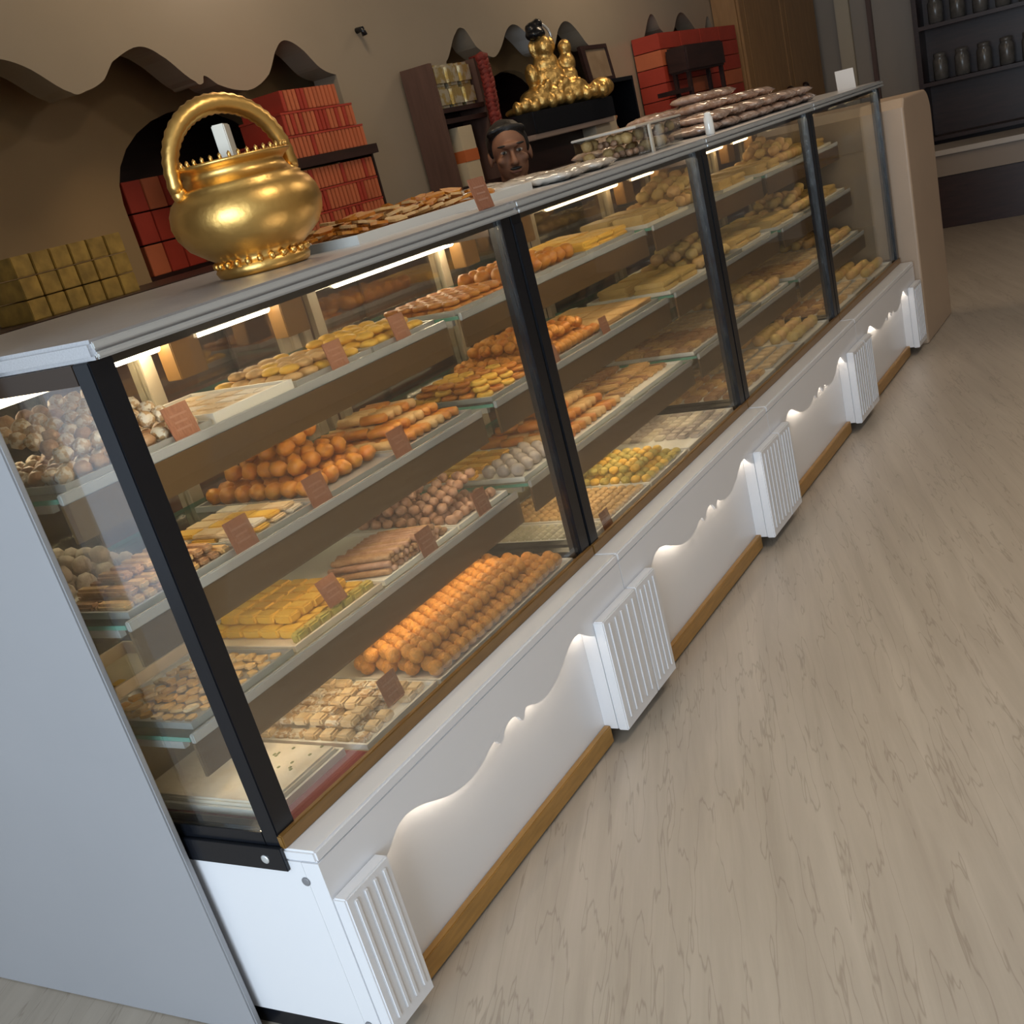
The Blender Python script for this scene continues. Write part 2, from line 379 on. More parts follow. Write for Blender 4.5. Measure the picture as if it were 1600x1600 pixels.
    # rear sliding doors: cream frames, glass panes
    for (a, b_, y) in ((0.04, 0.695, DEPTH - 0.045), (0.66, 1.16, DEPTH - 0.022)):
        d = MB(); fw_ = 0.035; z0, z1 = ZL + 0.005, ZT - 0.008
        d.box(a, a + fw_, y, y + 0.016, z0, z1); d.box(b_ - fw_, b_, y, y + 0.016, z0, z1)
        d.box(a + fw_, b_ - fw_, y, y + 0.016, z1 - 0.075, z1); d.box(a + fw_, b_ - fw_, y, y + 0.016, z0, z0 + 0.035)
        dr = P(d, 'sliding_door', CREAMP)
        P(MB().box(a + fw_, b_ - fw_, y + 0.005, y + 0.009, z0 + 0.035, z1 - 0.075), 'pane', GLS, dr)
    # tan ballast boxes and ceiling LED tubes under the top
    for a in (0.705, 1.07):
        P(MB().box(a, a + 0.085, 0.60, 0.645, 1.085, ZT - 0.001, 0.002), 'ballast_box', mat('tan_ballast', (0.26, 0.14, 0.045), 0.5))
    for (a, b_) in ((0.12, 0.69), (0.81, 1.05)):
        tb = P(MB().tube([(a, 0.625, 1.165), (b_, 0.625, 1.165)], 0.012, 10), 'led_tube', LEDT if led is LEDW else LEDTD)
        P(MB().box(a - 0.005, b_ + 0.005, 0.615, 0.635, 1.178, ZT - 0.001), 'tube_holder', WHITE, tb)
    # glass shelves: green edges, bright lip, brown fascia hiding an LED strip
    for nm, y0, z in SH:
        sh = MB(); sh.mi = 0; sh.box(0.034, LN - 0.034, y0, DEPTH - 0.06, z - 0.008, z)
        for f_ in sh.b.faces:
            if abs(f_.normal.z) < 0.5: f_.material_index = 1
        so = P(sh, 'glass_shelf', [SGLS, GREENE])
        P(MB().box(0.034, LN - 0.034, y0 - 0.010, y0 - 0.001, z - 0.012, z + 0.006, 0.002), 'shelf_lip', LIP, so)
        P(MB().box(0.034, LN - 0.034, y0 - 0.008, y0 - 0.002, z - 0.076, z - 0.0125), 'shelf_fascia', FASC, so)
        P(MB().box(0.08, LN - 0.08, y0 - 0.001, y0 + 0.006, z - 0.0752, z - 0.068), 'led_strip', led, so)
        for x in (0.034, LN - 0.046):
            P(MB().box(x, x + 0.012, y0 + 0.02, DEPTH - 0.062, z - 0.022, z - 0.0085), 'bracket', LIP, so)
    return t
make_counter(0, 'glass sweet counter with white scalloped base beside the grey partition, laddus on its deck', LEDW)
make_counter(1, 'glass sweet counter with white scalloped base, second from the grey partition', LEDW)
make_counter(2, 'glass sweet counter with white scalloped base, third from the grey partition', LEDDIM)
make_counter(3, 'glass sweet counter with white scalloped base beside the beige rounded block', LEDDIM)

# beige rounded block beyond the counters
rbk = MB(); prof = [(4.83, 0.0), (5.49, 0.0), (5.49, 1.04)]
for i in range(9):
    a = PI / 2 * i / 8; prof.append((5.36 + 0.13 * math.cos(a), 1.045 + 0.13 * math.sin(a)))
prof += [(4.87, 1.175), (4.83, 1.135)]
rbk.prism(prof, 'y', -0.10, 0.66)
rb_o = rbk.build('billing_block', mat('beige_laminate', (0.42, 0.31, 0.22), 0.4, var=0.04, vscale=3))
bv = rb_o.modifiers.new('bevel', 'BEVEL'); bv.width = 0.012; bv.segments = 3; bv.limit_method = 'ANGLE'; bv.angle_limit = 0.8
tag(rb_o, 'tall beige block with rounded top corner at the far end of the counters', 'cabinet')

# ------------------------------------------------------------------ sweets
def ball_mesh(name, r, m, rough=0.03, squash=1.0, sub=2):
    return MB().ball((0, 0, r * squash), (r, r, r * squash), sub, rough).mesh(name, m)
def cube_mesh(name, sx, sy, sz, m, bev=0.003):
    return MB().box(-sx / 2, sx / 2, -sy / 2, sy / 2, 0, sz, bev).mesh(name, m)
def stick_mesh(name, ln, r, m):
    q = MB(); q.tube([(0, -ln / 2, r), (0, -ln / 2 + 0.004, r), (0, 0, r * 1.05), (0, ln / 2 - 0.004, r), (0, ln / 2, r)], [r * .6, r, r, r, r * .6], 8); return q.mesh(name, m)
def chunk_mesh(name, s, m):
    q = MB(); q.ball((0, 0, s * 0.45), (s * 0.52, s * 0.47, s * 0.45), 2, 0.12); return q.mesh(name, m)
def ring_mesh(name, R_, r, m):
    q = MB(); pts = [(R_ * math.cos(2 * PI * k / 14), R_ * math.sin(2 * PI * k / 14), r) for k in range(15)]
    q.tube(pts, r, 6, False); return q.mesh(name, m)
def shard_mesh(name, s, m, th=0.35):
    q = MB(); pts = []
    n = 6
    for k in range(n):
        a = 2 * PI * k / n + random.uniform(-.3, .3); rr = s * random.uniform(.55, 1.0)
        pts.append((rr * math.cos(a), rr * 0.7 * math.sin(a)))
    q.prism(pts, 'z', 0, s * th)
    return q.mesh(name, m)
ORANGE = mat('orange_laddu', (0.60, 0.25, 0.035), 0.5, var=0.22, vscale=120, bump=0.9, bscale=220)
ORANGE2 = mat('deep_orange_sweet', (0.50, 0.14, 0.012), 0.4, col2=(0.62, 0.28, 0.035), vscale=50, bump=0.5, bscale=140)
YELLOW = mat('yellow_burfi', (0.78, 0.44, 0.045), 0.5, col2=(0.82, 0.52, 0.09), vscale=40, bump=0.4, bscale=120)
GREENY = mat('green_yellow_crumb', (0.66, 0.46, 0.10), 0.6, col2=(0.40, 0.36, 0.08), vscale=60, bump=0.8, bscale=150)
CREAM = mat('cream_burfi', (0.78, 0.62, 0.40), 0.55, col2=(0.66, 0.46, 0.24), vscale=70, bump=0.5, bscale=120)
TANS = mat('tan_sweet', (0.60, 0.36, 0.13), 0.55, col2=(0.72, 0.48, 0.22), vscale=60, bump=0.6, bscale=150)
BROWNS = mat('brown_sweet', (0.34, 0.16, 0.07), 0.5, col2=(0.55, 0.34, 0.17), vscale=70, bump=0.7, bscale=150)
PINKS = mat('pinkish_nut_roll', (0.36, 0.17, 0.09), 0.5, col2=(0.58, 0.36, 0.25), vscale=70, bump=0.6, bscale=150)
WHITES = mat('white_milk_sweet', (0.80, 0.74, 0.64), 0.5, col2=(0.72, 0.62, 0.48), vscale=30, bump=0.3, bscale=90)
GREYS = mat('greyish_sweet', (0.42, 0.36, 0.32), 0.5, col2=(0.58, 0.50, 0.44), vscale=50, bump=0.6, bscale=120)
PALEG = mat('pale_green_sweet', (0.55, 0.52, 0.36), 0.5, col2=(0.70, 0.64, 0.50), vscale=60, bump=0.4, bscale=120)
NUTM = mat('nut_brown_white', (0.52, 0.33, 0.16), 0.5, col2=(0.78, 0.68, 0.52), vscale=90, bump=0.7, bscale=140, sharp=True)

LEVEL = {'deck': ZD, 'A': 0.615, 'B': 0.825, 'C': 1.045, 'top': TOP}
LVN = {'deck': 'on the counter deck', 'A': 'on the lowest glass shelf', 'B': 'on the middle glass shelf', 'C': 'on the top glass shelf', 'top': 'on the counter top'}
def tray(x0, x1, y0, y1, z, label, m=TRAYW, h=0.012, lip=0.006):
    t = MB(); t.box(x0, x1, y0, y1, z, z + 0.004)
    t.box(x0, x0 + lip, y0, y1, z + 0.004, z + h); t.box(x1 - lip, x1, y0, y1, z + 0.004, z + h)
    t.box(x0 + lip, x1 - lip, y0, y0 + lip, z + 0.004, z + h); t.box(x0 + lip, x1 - lip, y1 - lip, y1, z + 0.004, z + h)
    cx, cy = (x0 + x1) / 2, (y0 + y1) / 2
    bmesh.ops.translate(t.b, vec=(-cx, -cy, -z), verts=t.b.verts)
    return tag(t.build('sweet_tray', m, None, (cx, cy, z)), label, 'tray', 'trays of sweets in the counters')
def put(me, name, x, y, z, label, group, rz=0.0, rx=0.0, ry=0.0, sc=None):
    o = place(me, name, None, (x, y, z), (rx, ry, rz), sc)
    return tag(o, label, 'sweet', group)
def grid(me, name, x0, x1, y0, y1, z, nx, ny, label, group, jit=0.05, rz=0.0, layers=1, dz=0.02, shrink=0.1, zt=0.0, skip=0.0, spin=None, drop=None):
    """spread nx x ny sweets over a rectangle; further layers shrink towards the middle and,
    with drop=(radius, half height), each rounded piece settles on the pieces already lying there"""
    done = []
    for l in range(layers):
        f = shrink * l
        ax0, ax1 = x0 + (x1 - x0) * f, x1 - (x1 - x0) * f; ay0, ay1 = y0 + (y1 - y0) * f, y1 - (y1 - y0) * f
        mx_, my_ = max(1, round(nx * (1 - 2 * f))), max(1, round(ny * (1 - 2 * f)))
        dx, dy = (ax1 - ax0) / mx_, (ay1 - ay0) / my_
        for i in range(mx_):
            for j in range(my_):
                if random.random() < skip: continue
                x = ax0 + dx * (i + .5) + random.uniform(-1, 1) * jit * dx * .5
                y = ay0 + dy * (j + .5) + random.uniform(-1, 1) * jit * dy * .5
                zz = z + dz * l
                if drop:
                    zz = z
                    if l:
                        for (px_, py_, pz_) in done:
                            d2 = ((px_ - x) ** 2 + (py_ - y) ** 2) / (4 * drop[0] ** 2)
                            if d2 < 1: zz = max(zz, pz_ + 2 * drop[1] * math.sqrt(1 - d2))
                    done.append((x, y, zz))
                t_ = zt if l else 0.0
                a = random.uniform(0, 6.28) if spin else random.uniform(-1, 1) * jit
                put(me if not isinstance(me, list) else random.choice(me), name, x, y, zz, label, group, rz + a, random.uniform(-t_, t_), random.uniform(-t_, t_))
TZ = 0.004
def price_tag(x, y, z, label, s=0.058, rz=0.0, tilt=-0.18):
    t = MB(); t.box(-s / 2, s / 2, -0.0012, 0.0012, 0, s, 0.0008)
    for k in range(3): t.mi = 1; wd = s * (0.66, 0.5, 0.58)[k]; t.box(-wd / 2, wd / 2, -0.0018, -0.0012, s * (0.68 - 0.2 * k), s * (0.74 - 0.2 * k))
    t.mi = 2; t.box(-s * .35, s * .35, -0.005, 0.0, 0, 0.002)
    o = t.build('price_tag', [TAG, mat('tag_lettering', (0.38, 0.19, 0.12), 0.6), TAG], None, (x, y, z), (tilt, 0, rz))
    return tag(o, label, 'price tag', 'brown price tags in the counters')

# --- counter 1 deck
mc = MB().box(0.055, 0.275, 0.012, 0.42, ZD, ZD + 0.003).build('maroon_liner', mat('maroon_cloth', (0.22, 0.035, 0.05), 0.6, bump=0.4, bscale=40))
tag(mc, 'maroon liner sheet on the deck by the near black post', 'liner')
tray(0.058, 0.262, 0.055, 0.40, ZD + 0.003, 'white tray with one pale flat milk cake on maroon liner', h=0.014)
q = MB(); q.box(-0.094, 0.094, -0.163, 0.163, 0, 0.020, 0.004)
for _ in range(16):
    x, y = random.uniform(0.0, .085), random.uniform(-.15, .1); q.mi = 1; q.box(x, x + .006, y, y + .004, 0.0195, 0.0215)
tag(q.build('milk_cake_slab', [WHITES, mat('pistachio_fleck', (0.22, 0.24, 0.10), 0.6)], None, (0.160, 0.2275, ZD + 0.007)), 'pale uncut milk cake slab with a few green flecks', 'sweet')
tray(0.282, 0.522, 0.018, 0.40, ZD, 'white tray of cream nut squares on the counter deck', h=0.012)
cb = [cube_mesh('burfi', 0.030, 0.030, 0.016, CREAM, 0.004), cube_mesh('burfi', 0.028, 0.032, 0.013, NUTM, 0.004)]
grid(cb, 'cream_burfi', 0.292, 0.512, 0.03, 0.39, ZD + TZ, 6, 9, 'cream square burfi with nut pieces in the deck tray beside the laddus', 'cream burfi pieces', 0.08, 0.12, 2, 0.0165, 0.12, 0.0, 0.12)
tray(0.530, 1.135, 0.014, 0.43, ZD, 'long white tray heaped with orange laddus', h=0.010)
tag(MB().box(0.54, 0.70, 0.23, 0.42, ZD + 0.004, ZD + 0.0055).build('paper_sheet', mat('white_paper', (0.82, 0.76, 0.66), 0.6)), 'white paper sheet under the orange laddus', 'paper')
lad = [ball_mesh('laddu', 0.0171, ORANGE, 0.015) for _ in range(3)]
nl = 0
LLAB = 'round orange laddu in the long heap on the counter deck'
for l in range(2):
    for i in range(18):
        for j in range(13 if l == 0 else 12):
            x = 0.556 + 0.0338 * i + (0.0169 if (j + l) % 2 else 0); y = 0.0385 + 0.0295 * j + 0.0098 * l * 1.0
            if x > 1.115 or (x - 0.55 - 0.02 * l) < (y - 0.22) * 0.9 or y > 0.385 or (l and (y < 0.06 or y > 0.285 or x > 1.10)) or nl >= 300: continue
            put(random.choice(lad), 'laddu', x + random.uniform(-.0005, .0005), y + random.uniform(-.0005, .0005), ZD + TZ + 0.0015 + 0.0285 * l, LLAB, 'orange laddus', random.uniform(0, 6)); nl += 1
price_tag(0.43, 0.050, ZD + 0.0195, 'brown price tag on cream nut squares beside the laddus', rz=0.0)

# --- counter 1 lowest shelf
zA = LEVEL['A']
tray(0.050, 0.328, 0.43, 0.62, zA, 'parchment-lined tray with a few yellow pieces behind the end glass', PAPER, 0.03)
yb = [cube_mesh('burfi', 0.034, 0.034, 0.016, YELLOW, 0.005)]
grid(yb, 'yellow_burfi', 0.06, 0.2, 0.44, 0.50, zA + TZ, 3, 1, 'yellow burfi piece alone on parchment behind the end glass', 'loose yellow burfi', 0.15)
tray(0.060, 0.330, 0.165, 0.42, zA, 'steel tray of tan nut brittle pieces by the end glass', TRAYS)
sh_ = [shard_mesh('brittle', 0.0185, TANS, 0.3) for _ in range(4)] + [shard_mesh('brittle', 0.0175, CREAM, 0.3) for _ in range(2)]
grid(sh_, 'nut_brittle', 0.07, 0.32, 0.175, 0.41, zA + TZ, 8, 8, 'small tan nut brittle shard on the lowest shelf by the end glass', 'nut brittle shards', 0.35, 0, 2, 0.0068, 0.08, 0.03, 0.0, True)
tray(0.338, 0.622, 0.165, 0.50, zA, 'parchment-lined tray of yellow burfi bars on the lowest glass shelf', PAPER, 0.012)
ybar = [cube_mesh('burfi', 0.034, 0.045, 0.020, YELLOW, 0.004), cube_mesh('burfi', 0.034, 0.043, 0.019, YELLOW, 0.004)]
grid(ybar, 'yellow_burfi_bar', 0.38, 0.612, 0.195, 0.44, zA + TZ, 6, 5, 'yellow burfi bar in the parchment tray on the lowest shelf', 'yellow burfi bars', 0.05, 0.03, 2, 0.0205, 0.10, 0)
gb = [cube_mesh('burfi', 0.034, 0.020, 0.022, GREENY, 0.004)]
grid(gb, 'green_edged_burfi', 0.36, 0.612, 0.173, 0.195, zA + TZ, 7, 1, 'greenish burfi piece along the front of the yellow bars', 'greenish front burfi', 0.04)
tray(0.632, 0.925, 0.165, 0.52, zA, 'white tray half empty with brown sweet sticks in front', TRAYW)
stk = [stick_mesh('stick', 0.15, 0.0075, PINKS), stick_mesh('stick', 0.14, 0.0072, BROWNS)]
for l in range(3):
    for i in range(15 - 2 * l):
        put(random.choice(stk), 'sweet_stick', 0.665 + 0.0165 * i + 0.00825 * l, 0.255 + random.uniform(-.006, .006), zA + TZ + 0.0137 * l, 'brown sweet stick laid across the half empty white tray', 'brown sweet sticks', 0.25 + random.uniform(-.006, .006))
tray(0.933, 1.160, 0.165, 0.50, zA, 'tray of pinkish nut rolls at the right of the lowest shelf', TRAYW)
nr = [chunk_mesh('nut_roll', 0.0285, PINKS) for _ in range(3)]
grid(nr, 'nut_roll', 0.94, 1.152, 0.18, 0.48, zA + TZ, 7, 8, 'pinkish nut roll on the lowest shelf beside the brown sticks', 'pinkish nut rolls', 0.08, 0.4, 2, 0.016, 0.1, 0.1, 0.0, True, (0.0148, 0.0130))
price_tag(0.50, 0.178, zA + 0.0255, 'brown price tag in front of the yellow burfi bars', tilt=-0.35)
price_tag(0.80, 0.158, zA, 'brown price tag in front of the brown sweet sticks')
price_tag(1.04, 0.158, zA, 'brown price tag in front of the pinkish nut rolls')

# --- counter 1 middle shelf
zB = LEVEL['B']
tray(0.045, 0.30, 0.40, 0.63, zB, 'tray of greyish rounds behind the tan fingers on the middle shelf', TRAYW)
gr = [chunk_mesh('grey_sweet', 0.038, GREYS) for _ in range(2)]
grid(gr, 'grey_sweet', 0.05, 0.29, 0.41, 0.62, zB + TZ, 5, 5, 'greyish rounded sweet on the middle shelf by the end glass', 'greyish rounded sweets', 0.08, 0, 2, 0.022, 0.12, 0.0, 0.0, True, (0.0195, 0.0173))
tray(0.060, 0.340, 0.205, 0.39, zB, 'steel tray of tan finger sweets on the middle shelf', TRAYS)
fg = [cube_mesh('finger', 0.022, 0.074, 0.016, TANS, 0.005), cube_mesh('finger', 0.022, 0.072, 0.015, BROWNS, 0.005)]
grid([fg[0], fg[0], fg[1]], 'tan_finger', 0.07, 0.33, 0.22, 0.38, zB + TZ, 10, 2, 'tan finger shaped sweet in the steel tray on the middle shelf', 'tan finger sweets', 0.03, 0.03, 3, 0.0165, 0.10)
tray(0.350, 0.565, 0.205, 0.45, zB, 'steel tray of flat cream slices on the middle shelf', TRAYS)
sl = [cube_mesh('slice', 0.040, 0.062, 0.009, CREAM, 0.003), cube_mesh('slice', 0.040, 0.060, 0.009, WHITES, 0.003), cube_mesh('slice', 0.038, 0.062, 0.009, YELLOW, 0.003)]
grid([sl[0], sl[0], sl[1], sl[2]], 'cream_slice', 0.36, 0.555, 0.23, 0.44, zB + TZ, 4, 3, 'flat cream slice on the middle shelf between two price tags', 'flat cream slices', 0.06, 0.09, 2, 0.0093, 0.06)
tray(0.575, 0.855, 0.205, 0.56, zB, 'steel tray heaped with deep orange halwa chunks', TRAYS)
oc = [chunk_mesh('halwa_chunk', 0.0405, ORANGE2) for _ in range(3)]
grid(oc, 'halwa_chunk', 0.59, 0.845, 0.25, 0.55, zB + TZ, 6, 7, 'deep orange halwa chunk heaped on the middle shelf', 'orange halwa chunks', 0.06, 0.5, 3, 0.020, 0.13, 0.2, 0.0, True, (0.0208, 0.0184))
tray(0.865, 1.160, 0.205, 0.52, zB, 'steel tray of golden orange twists on the middle shelf', TRAYS)
tw = [stick_mesh('twist', 0.066, 0.0115, ORANGE2), stick_mesh('twist', 0.063, 0.0115, TANS)]
grid(tw, 'golden_twist', 0.875, 1.15, 0.23, 0.50, zB + TZ, 9, 4, 'golden orange twist beside the halwa on the middle shelf', 'golden orange twists', 0.05, 0.32, 3, 0.0236, 0.12)
price_tag(0.345, 0.198, zB, 'brown price tag between tan fingers and cream slices', 0.062)
price_tag(0.57, 0.198, zB, 'brown price tag between cream slices and orange halwa', 0.062)
price_tag(0.86, 0.198, zB, 'brown price tag between orange halwa and golden twists', 0.062)

# --- counter 1 top shelf
zC = LEVEL['C']
tray(0.070, 0.405, 0.240, 0.50, zC, 'clear-edged tray of brown and white nut clusters on the top shelf', TRAYS)
nc = [chunk_mesh('nut_cluster', 0.033, NUTM) for _ in range(3)] + [chunk_mesh('nut_cluster', 0.032, BROWNS)]
grid(nc, 'nut_cluster', 0.08, 0.395, 0.25, 0.49, zC + TZ, 9, 7, 'brown and white nut cluster on the top shelf', 'nut clusters', 0.08, 0.6, 2, 0.020, 0.1, 0.1, 0.0, True, (0.0172, 0.0150))
tray(0.415, 0.640, 0.240, 0.52, zC, 'white tray of flat pale crumb squares on the top shelf', TRAYW, 0.02)
ws = [cube_mesh('pale_square', 0.045, 0.05, 0.012, WHITES, 0.003), cube_mesh('pale_square', 0.045, 0.05, 0.012, CREAM, 0.003)]
grid(ws, 'pale_square', 0.425, 0.63, 0.25, 0.51, zC + TZ, 4, 5, 'flat pale crumb square on the top shelf', 'pale crumb squares', 0.05, 0, 1)
tray(0.650, 0.905, 0.240, 0.50, zC, 'steel tray of tan round biscuits on the top shelf', TRAYS)
bs = [ball_mesh('biscuit', 0.022, TANS, 0.04, 0.45), ball_mesh('biscuit', 0.022, YELLOW, 0.04, 0.45)]
grid([bs[0], bs[0], bs[1]], 'round_biscuit', 0.66, 0.895, 0.25, 0.49, zC + TZ, 5, 5, 'tan round biscuit on the top shelf beside the pale squares', 'tan round biscuits', 0.06, 0, 2, 0.016, 0.1, 0.0, 0.0, True, (0.0225, 0.0101))
tray(0.915, 1.160, 0.240, 0.50, zC, 'steel tray of yellow round biscuits at the right of the top shelf', TRAYS)
grid([bs[1]], 'yellow_biscuit', 0.925, 1.15, 0.25, 0.49, zC + TZ, 5, 5, 'yellow round biscuit at the right end of the top shelf', 'yellow round biscuits', 0.06, 0, 2, 0.016, 0.1, 0.0, 0.0, True, (0.0225, 0.0101))
price_tag(0.335, 0.231, zC, 'brown price tag in front of the nut clusters', 0.062)
price_tag(0.785, 0.231, zC, 'brown price tag in front of the tan round biscuits')
price_tag(1.02, 0.231, zC, 'brown price tag in front of the yellow round biscuits')

# --- counter 2
tray(1.250, 1.372, 0.02, 0.38, ZD, 'narrow tray of pale green diamonds just past the black double post', TRAYW)
dg = [cube_mesh('diamond', 0.0150, 0.0150, 0.010, PALEG, 0.002)]
grid(dg, 'pale_green_diamond', 1.258, 1.364, 0.03, 0.37, ZD + TZ, 5, 14, 'small pale green diamond sweet in the narrow tray', 'pale green diamonds', 0.03, PI / 4)
tray(1.385, 1.640, 0.02, 0.40, ZD, 'white tray of tan pressed peda in rows', TRAYW)
pd = [ball_mesh('peda', 0.0129, TANS, 0.025, 0.6, 2)]
grid(pd, 'tan_peda', 1.392, 1.632, 0.03, 0.39, ZD + TZ, 9, 13, 'small tan peda in the tray of rows on the second counter deck', 'tan pedas', 0.03)
tray(1.650, 1.930, 0.02, 0.40, ZD, 'white tray of golden green crumb balls on the second counter deck', TRAYW)
gcb = [ball_mesh('crumb_ball', 0.015, GREENY, 0.06, 0.8, 2), ball_mesh('crumb_ball', 0.015, YELLOW, 0.06, 0.8, 2)]
grid([gcb[0], gcb[0], gcb[1]], 'crumb_ball', 1.658, 1.922, 0.03, 0.39, ZD + TZ, 8, 11, 'golden green crumb ball on the second counter deck', 'golden green crumb balls', 0.08, 0, 2, 0.018, 0.12, 0.0, 0.0, True, (0.0155, 0.0122))
tray(1.945, 2.345, 0.02, 0.42, ZD, 'white tray of grey speckled squares on the second counter deck', TRAYW)
gs = [cube_mesh('grey_square', 0.032, 0.032, 0.012, GREYS, 0.003), cube_mesh('grey_square', 0.032, 0.032, 0.012, WHITES, 0.003)]
grid([gs[0], gs[0], gs[1]], 'grey_square', 2.06, 2.335, 0.03, 0.40, ZD + TZ, 7, 9, 'grey speckled square sweet on the second counter deck', 'grey speckled squares', 0.1)
price_tag(1.345, 0.0125, ZD, 'brown price tag beside the tan pedas on the second counter deck', 0.05)
tray(1.250, 1.510, 0.165, 0.56, zA, 'tray with yellow slab pieces and greyish heap on the second counter', TRAYW)
grid([sl[2]], 'yellow_slice', 1.26, 1.50, 0.33, 0.55, zA + TZ, 4, 3, 'flat yellow slice behind the greyish heap', 'flat yellow slices', 0.05, 0, 2, 0.0093, 0.02)
grid(gr, 'grey_round', 1.262, 1.502, 0.180, 0.312, zA + TZ, 5, 3, 'greyish round in front of the yellow slices on the second counter', 'greyish rounds on the second counter', 0.05, 0, 1, spin=True)
tray(1.520, 1.930, 0.165, 0.50, zA, 'tray heaped with orange fried sticks on the second counter', TRAYW)
os_ = [stick_mesh('fried_stick', 0.070, 0.0125, ORANGE2), stick_mesh('fried_stick', 0.067, 0.0125, TANS)]
grid([os_[0], os_[0], os_[1]], 'orange_fried_stick', 1.54, 1.92, 0.19, 0.48, zA + TZ, 11, 4, 'orange fried stick heaped on the lowest shelf of the second counter', 'orange fried sticks', 0.05, 0.32, 3, 0.0256, 0.12)
tray(1.940, 2.345, 0.165, 0.50, zA, 'tray of tan fingers at the far end of the second counter low shelf', TRAYW)
grid([fg[0], fg[1]], 'tan_finger', 1.96, 2.33, 0.20, 0.48, zA + TZ, 10, 3, 'tan finger sweet on the low shelf at the far end of the second counter', 'tan fingers in the second counter', 0.08, 0.15, 2, 0.0165, 0.1)
tray(1.260, 1.560, 0.205, 0.50, zB, 'steel tray of golden rings on the second counter middle shelf', TRAYS)
rg = [ring_mesh('ring', 0.0168, 0.0064, ORANGE2), ring_mesh('ring', 0.0168, 0.0064, YELLOW)]
grid(rg, 'golden_ring', 1.27, 1.55, 0.22, 0.49, zB + TZ, 5, 5, 'golden fried ring on the middle shelf of the second counter', 'golden fried rings', 0.05, 0, 3, 0.0127, 0.06)
tray(1.570, 1.960, 0.205, 0.54, zB, 'steel tray heaped with small orange balls on the second counter', TRAYS)
sb = [ball_mesh('orange_ball', 0.018, ORANGE2, 0.05, 0.9, 2), ball_mesh('orange_ball', 0.018, ORANGE, 0.05, 0.9, 2)]
grid(sb, 'small_orange_ball', 1.58, 1.95, 0.22, 0.53, zB + TZ, 10, 8, 'small orange ball heaped on the middle shelf of the second counter', 'small orange balls', 0.06, 0, 2, 0.026, 0.1, 0.0, 0.0, True, (0.0184, 0.0166))
tray(1.970, 2.345, 0.205, 0.54, zB, 'steel tray of thin tan sheets on the second counter', TRAYS)
ts = [cube_mesh('sheet', 0.11, 0.15, 0.006, TANS, 0.002)]
grid(ts, 'tan_sheet', 1.98, 2.335, 0.22, 0.53, zB + TZ, 3, 2, 'thin tan sweet sheet on the middle shelf of the second counter', 'thin tan sheets', 0.03, 0, 3, 0.0062, 0.0)
price_tag(1.60, 0.198, zB, 'brown price tag before the small orange balls, beside the golden rings', 0.05)
price_tag(1.93, 0.198, zB, 'brown price tag before the small orange balls, beside the tan sheets', 0.05)
tray(1.250, 1.60, 0.240, 0.50, zC, 'steel tray of tan rings on the second counter top shelf', TRAYS)
grid([rg[0]], 'orange_ring', 1.27, 1.59, 0.25, 0.49, zC + TZ, 6, 5, 'orange ring on the top shelf of the second counter', 'orange rings', 0.03, 0, 2, 0.0127, 0.03)
tray(1.61, 1.99, 0.240, 0.50, zC, 'steel tray of orange fritters on the second counter top shelf', TRAYS)
grid([chunk_mesh('fritter', 0.049, ORANGE2) for _ in range(2)], 'orange_fritter', 1.63, 1.98, 0.26, 0.48, zC + TZ, 7, 4, 'orange fritter on the top shelf of the second counter', 'orange fritters', 0.06, 0.5, 1, spin=True)
tray(2.00, 2.345, 0.240, 0.52, zC, 'steel tray of yellow slabs on the second counter top shelf', TRAYS)
ysl = [cube_mesh('slab', 0.10, 0.12, 0.016, YELLOW, 0.004)]
grid(ysl, 'yellow_slab', 2.01, 2.335, 0.25, 0.51, zC + TZ, 3, 2, 'yellow slab on the top shelf of the second counter', 'yellow slabs in the second counter', 0.03, 0, 2, 0.0163, 0.0)
price_tag(1.62, 0.231, zC, 'brown price tag before the orange fritters on a top shelf', 0.05)

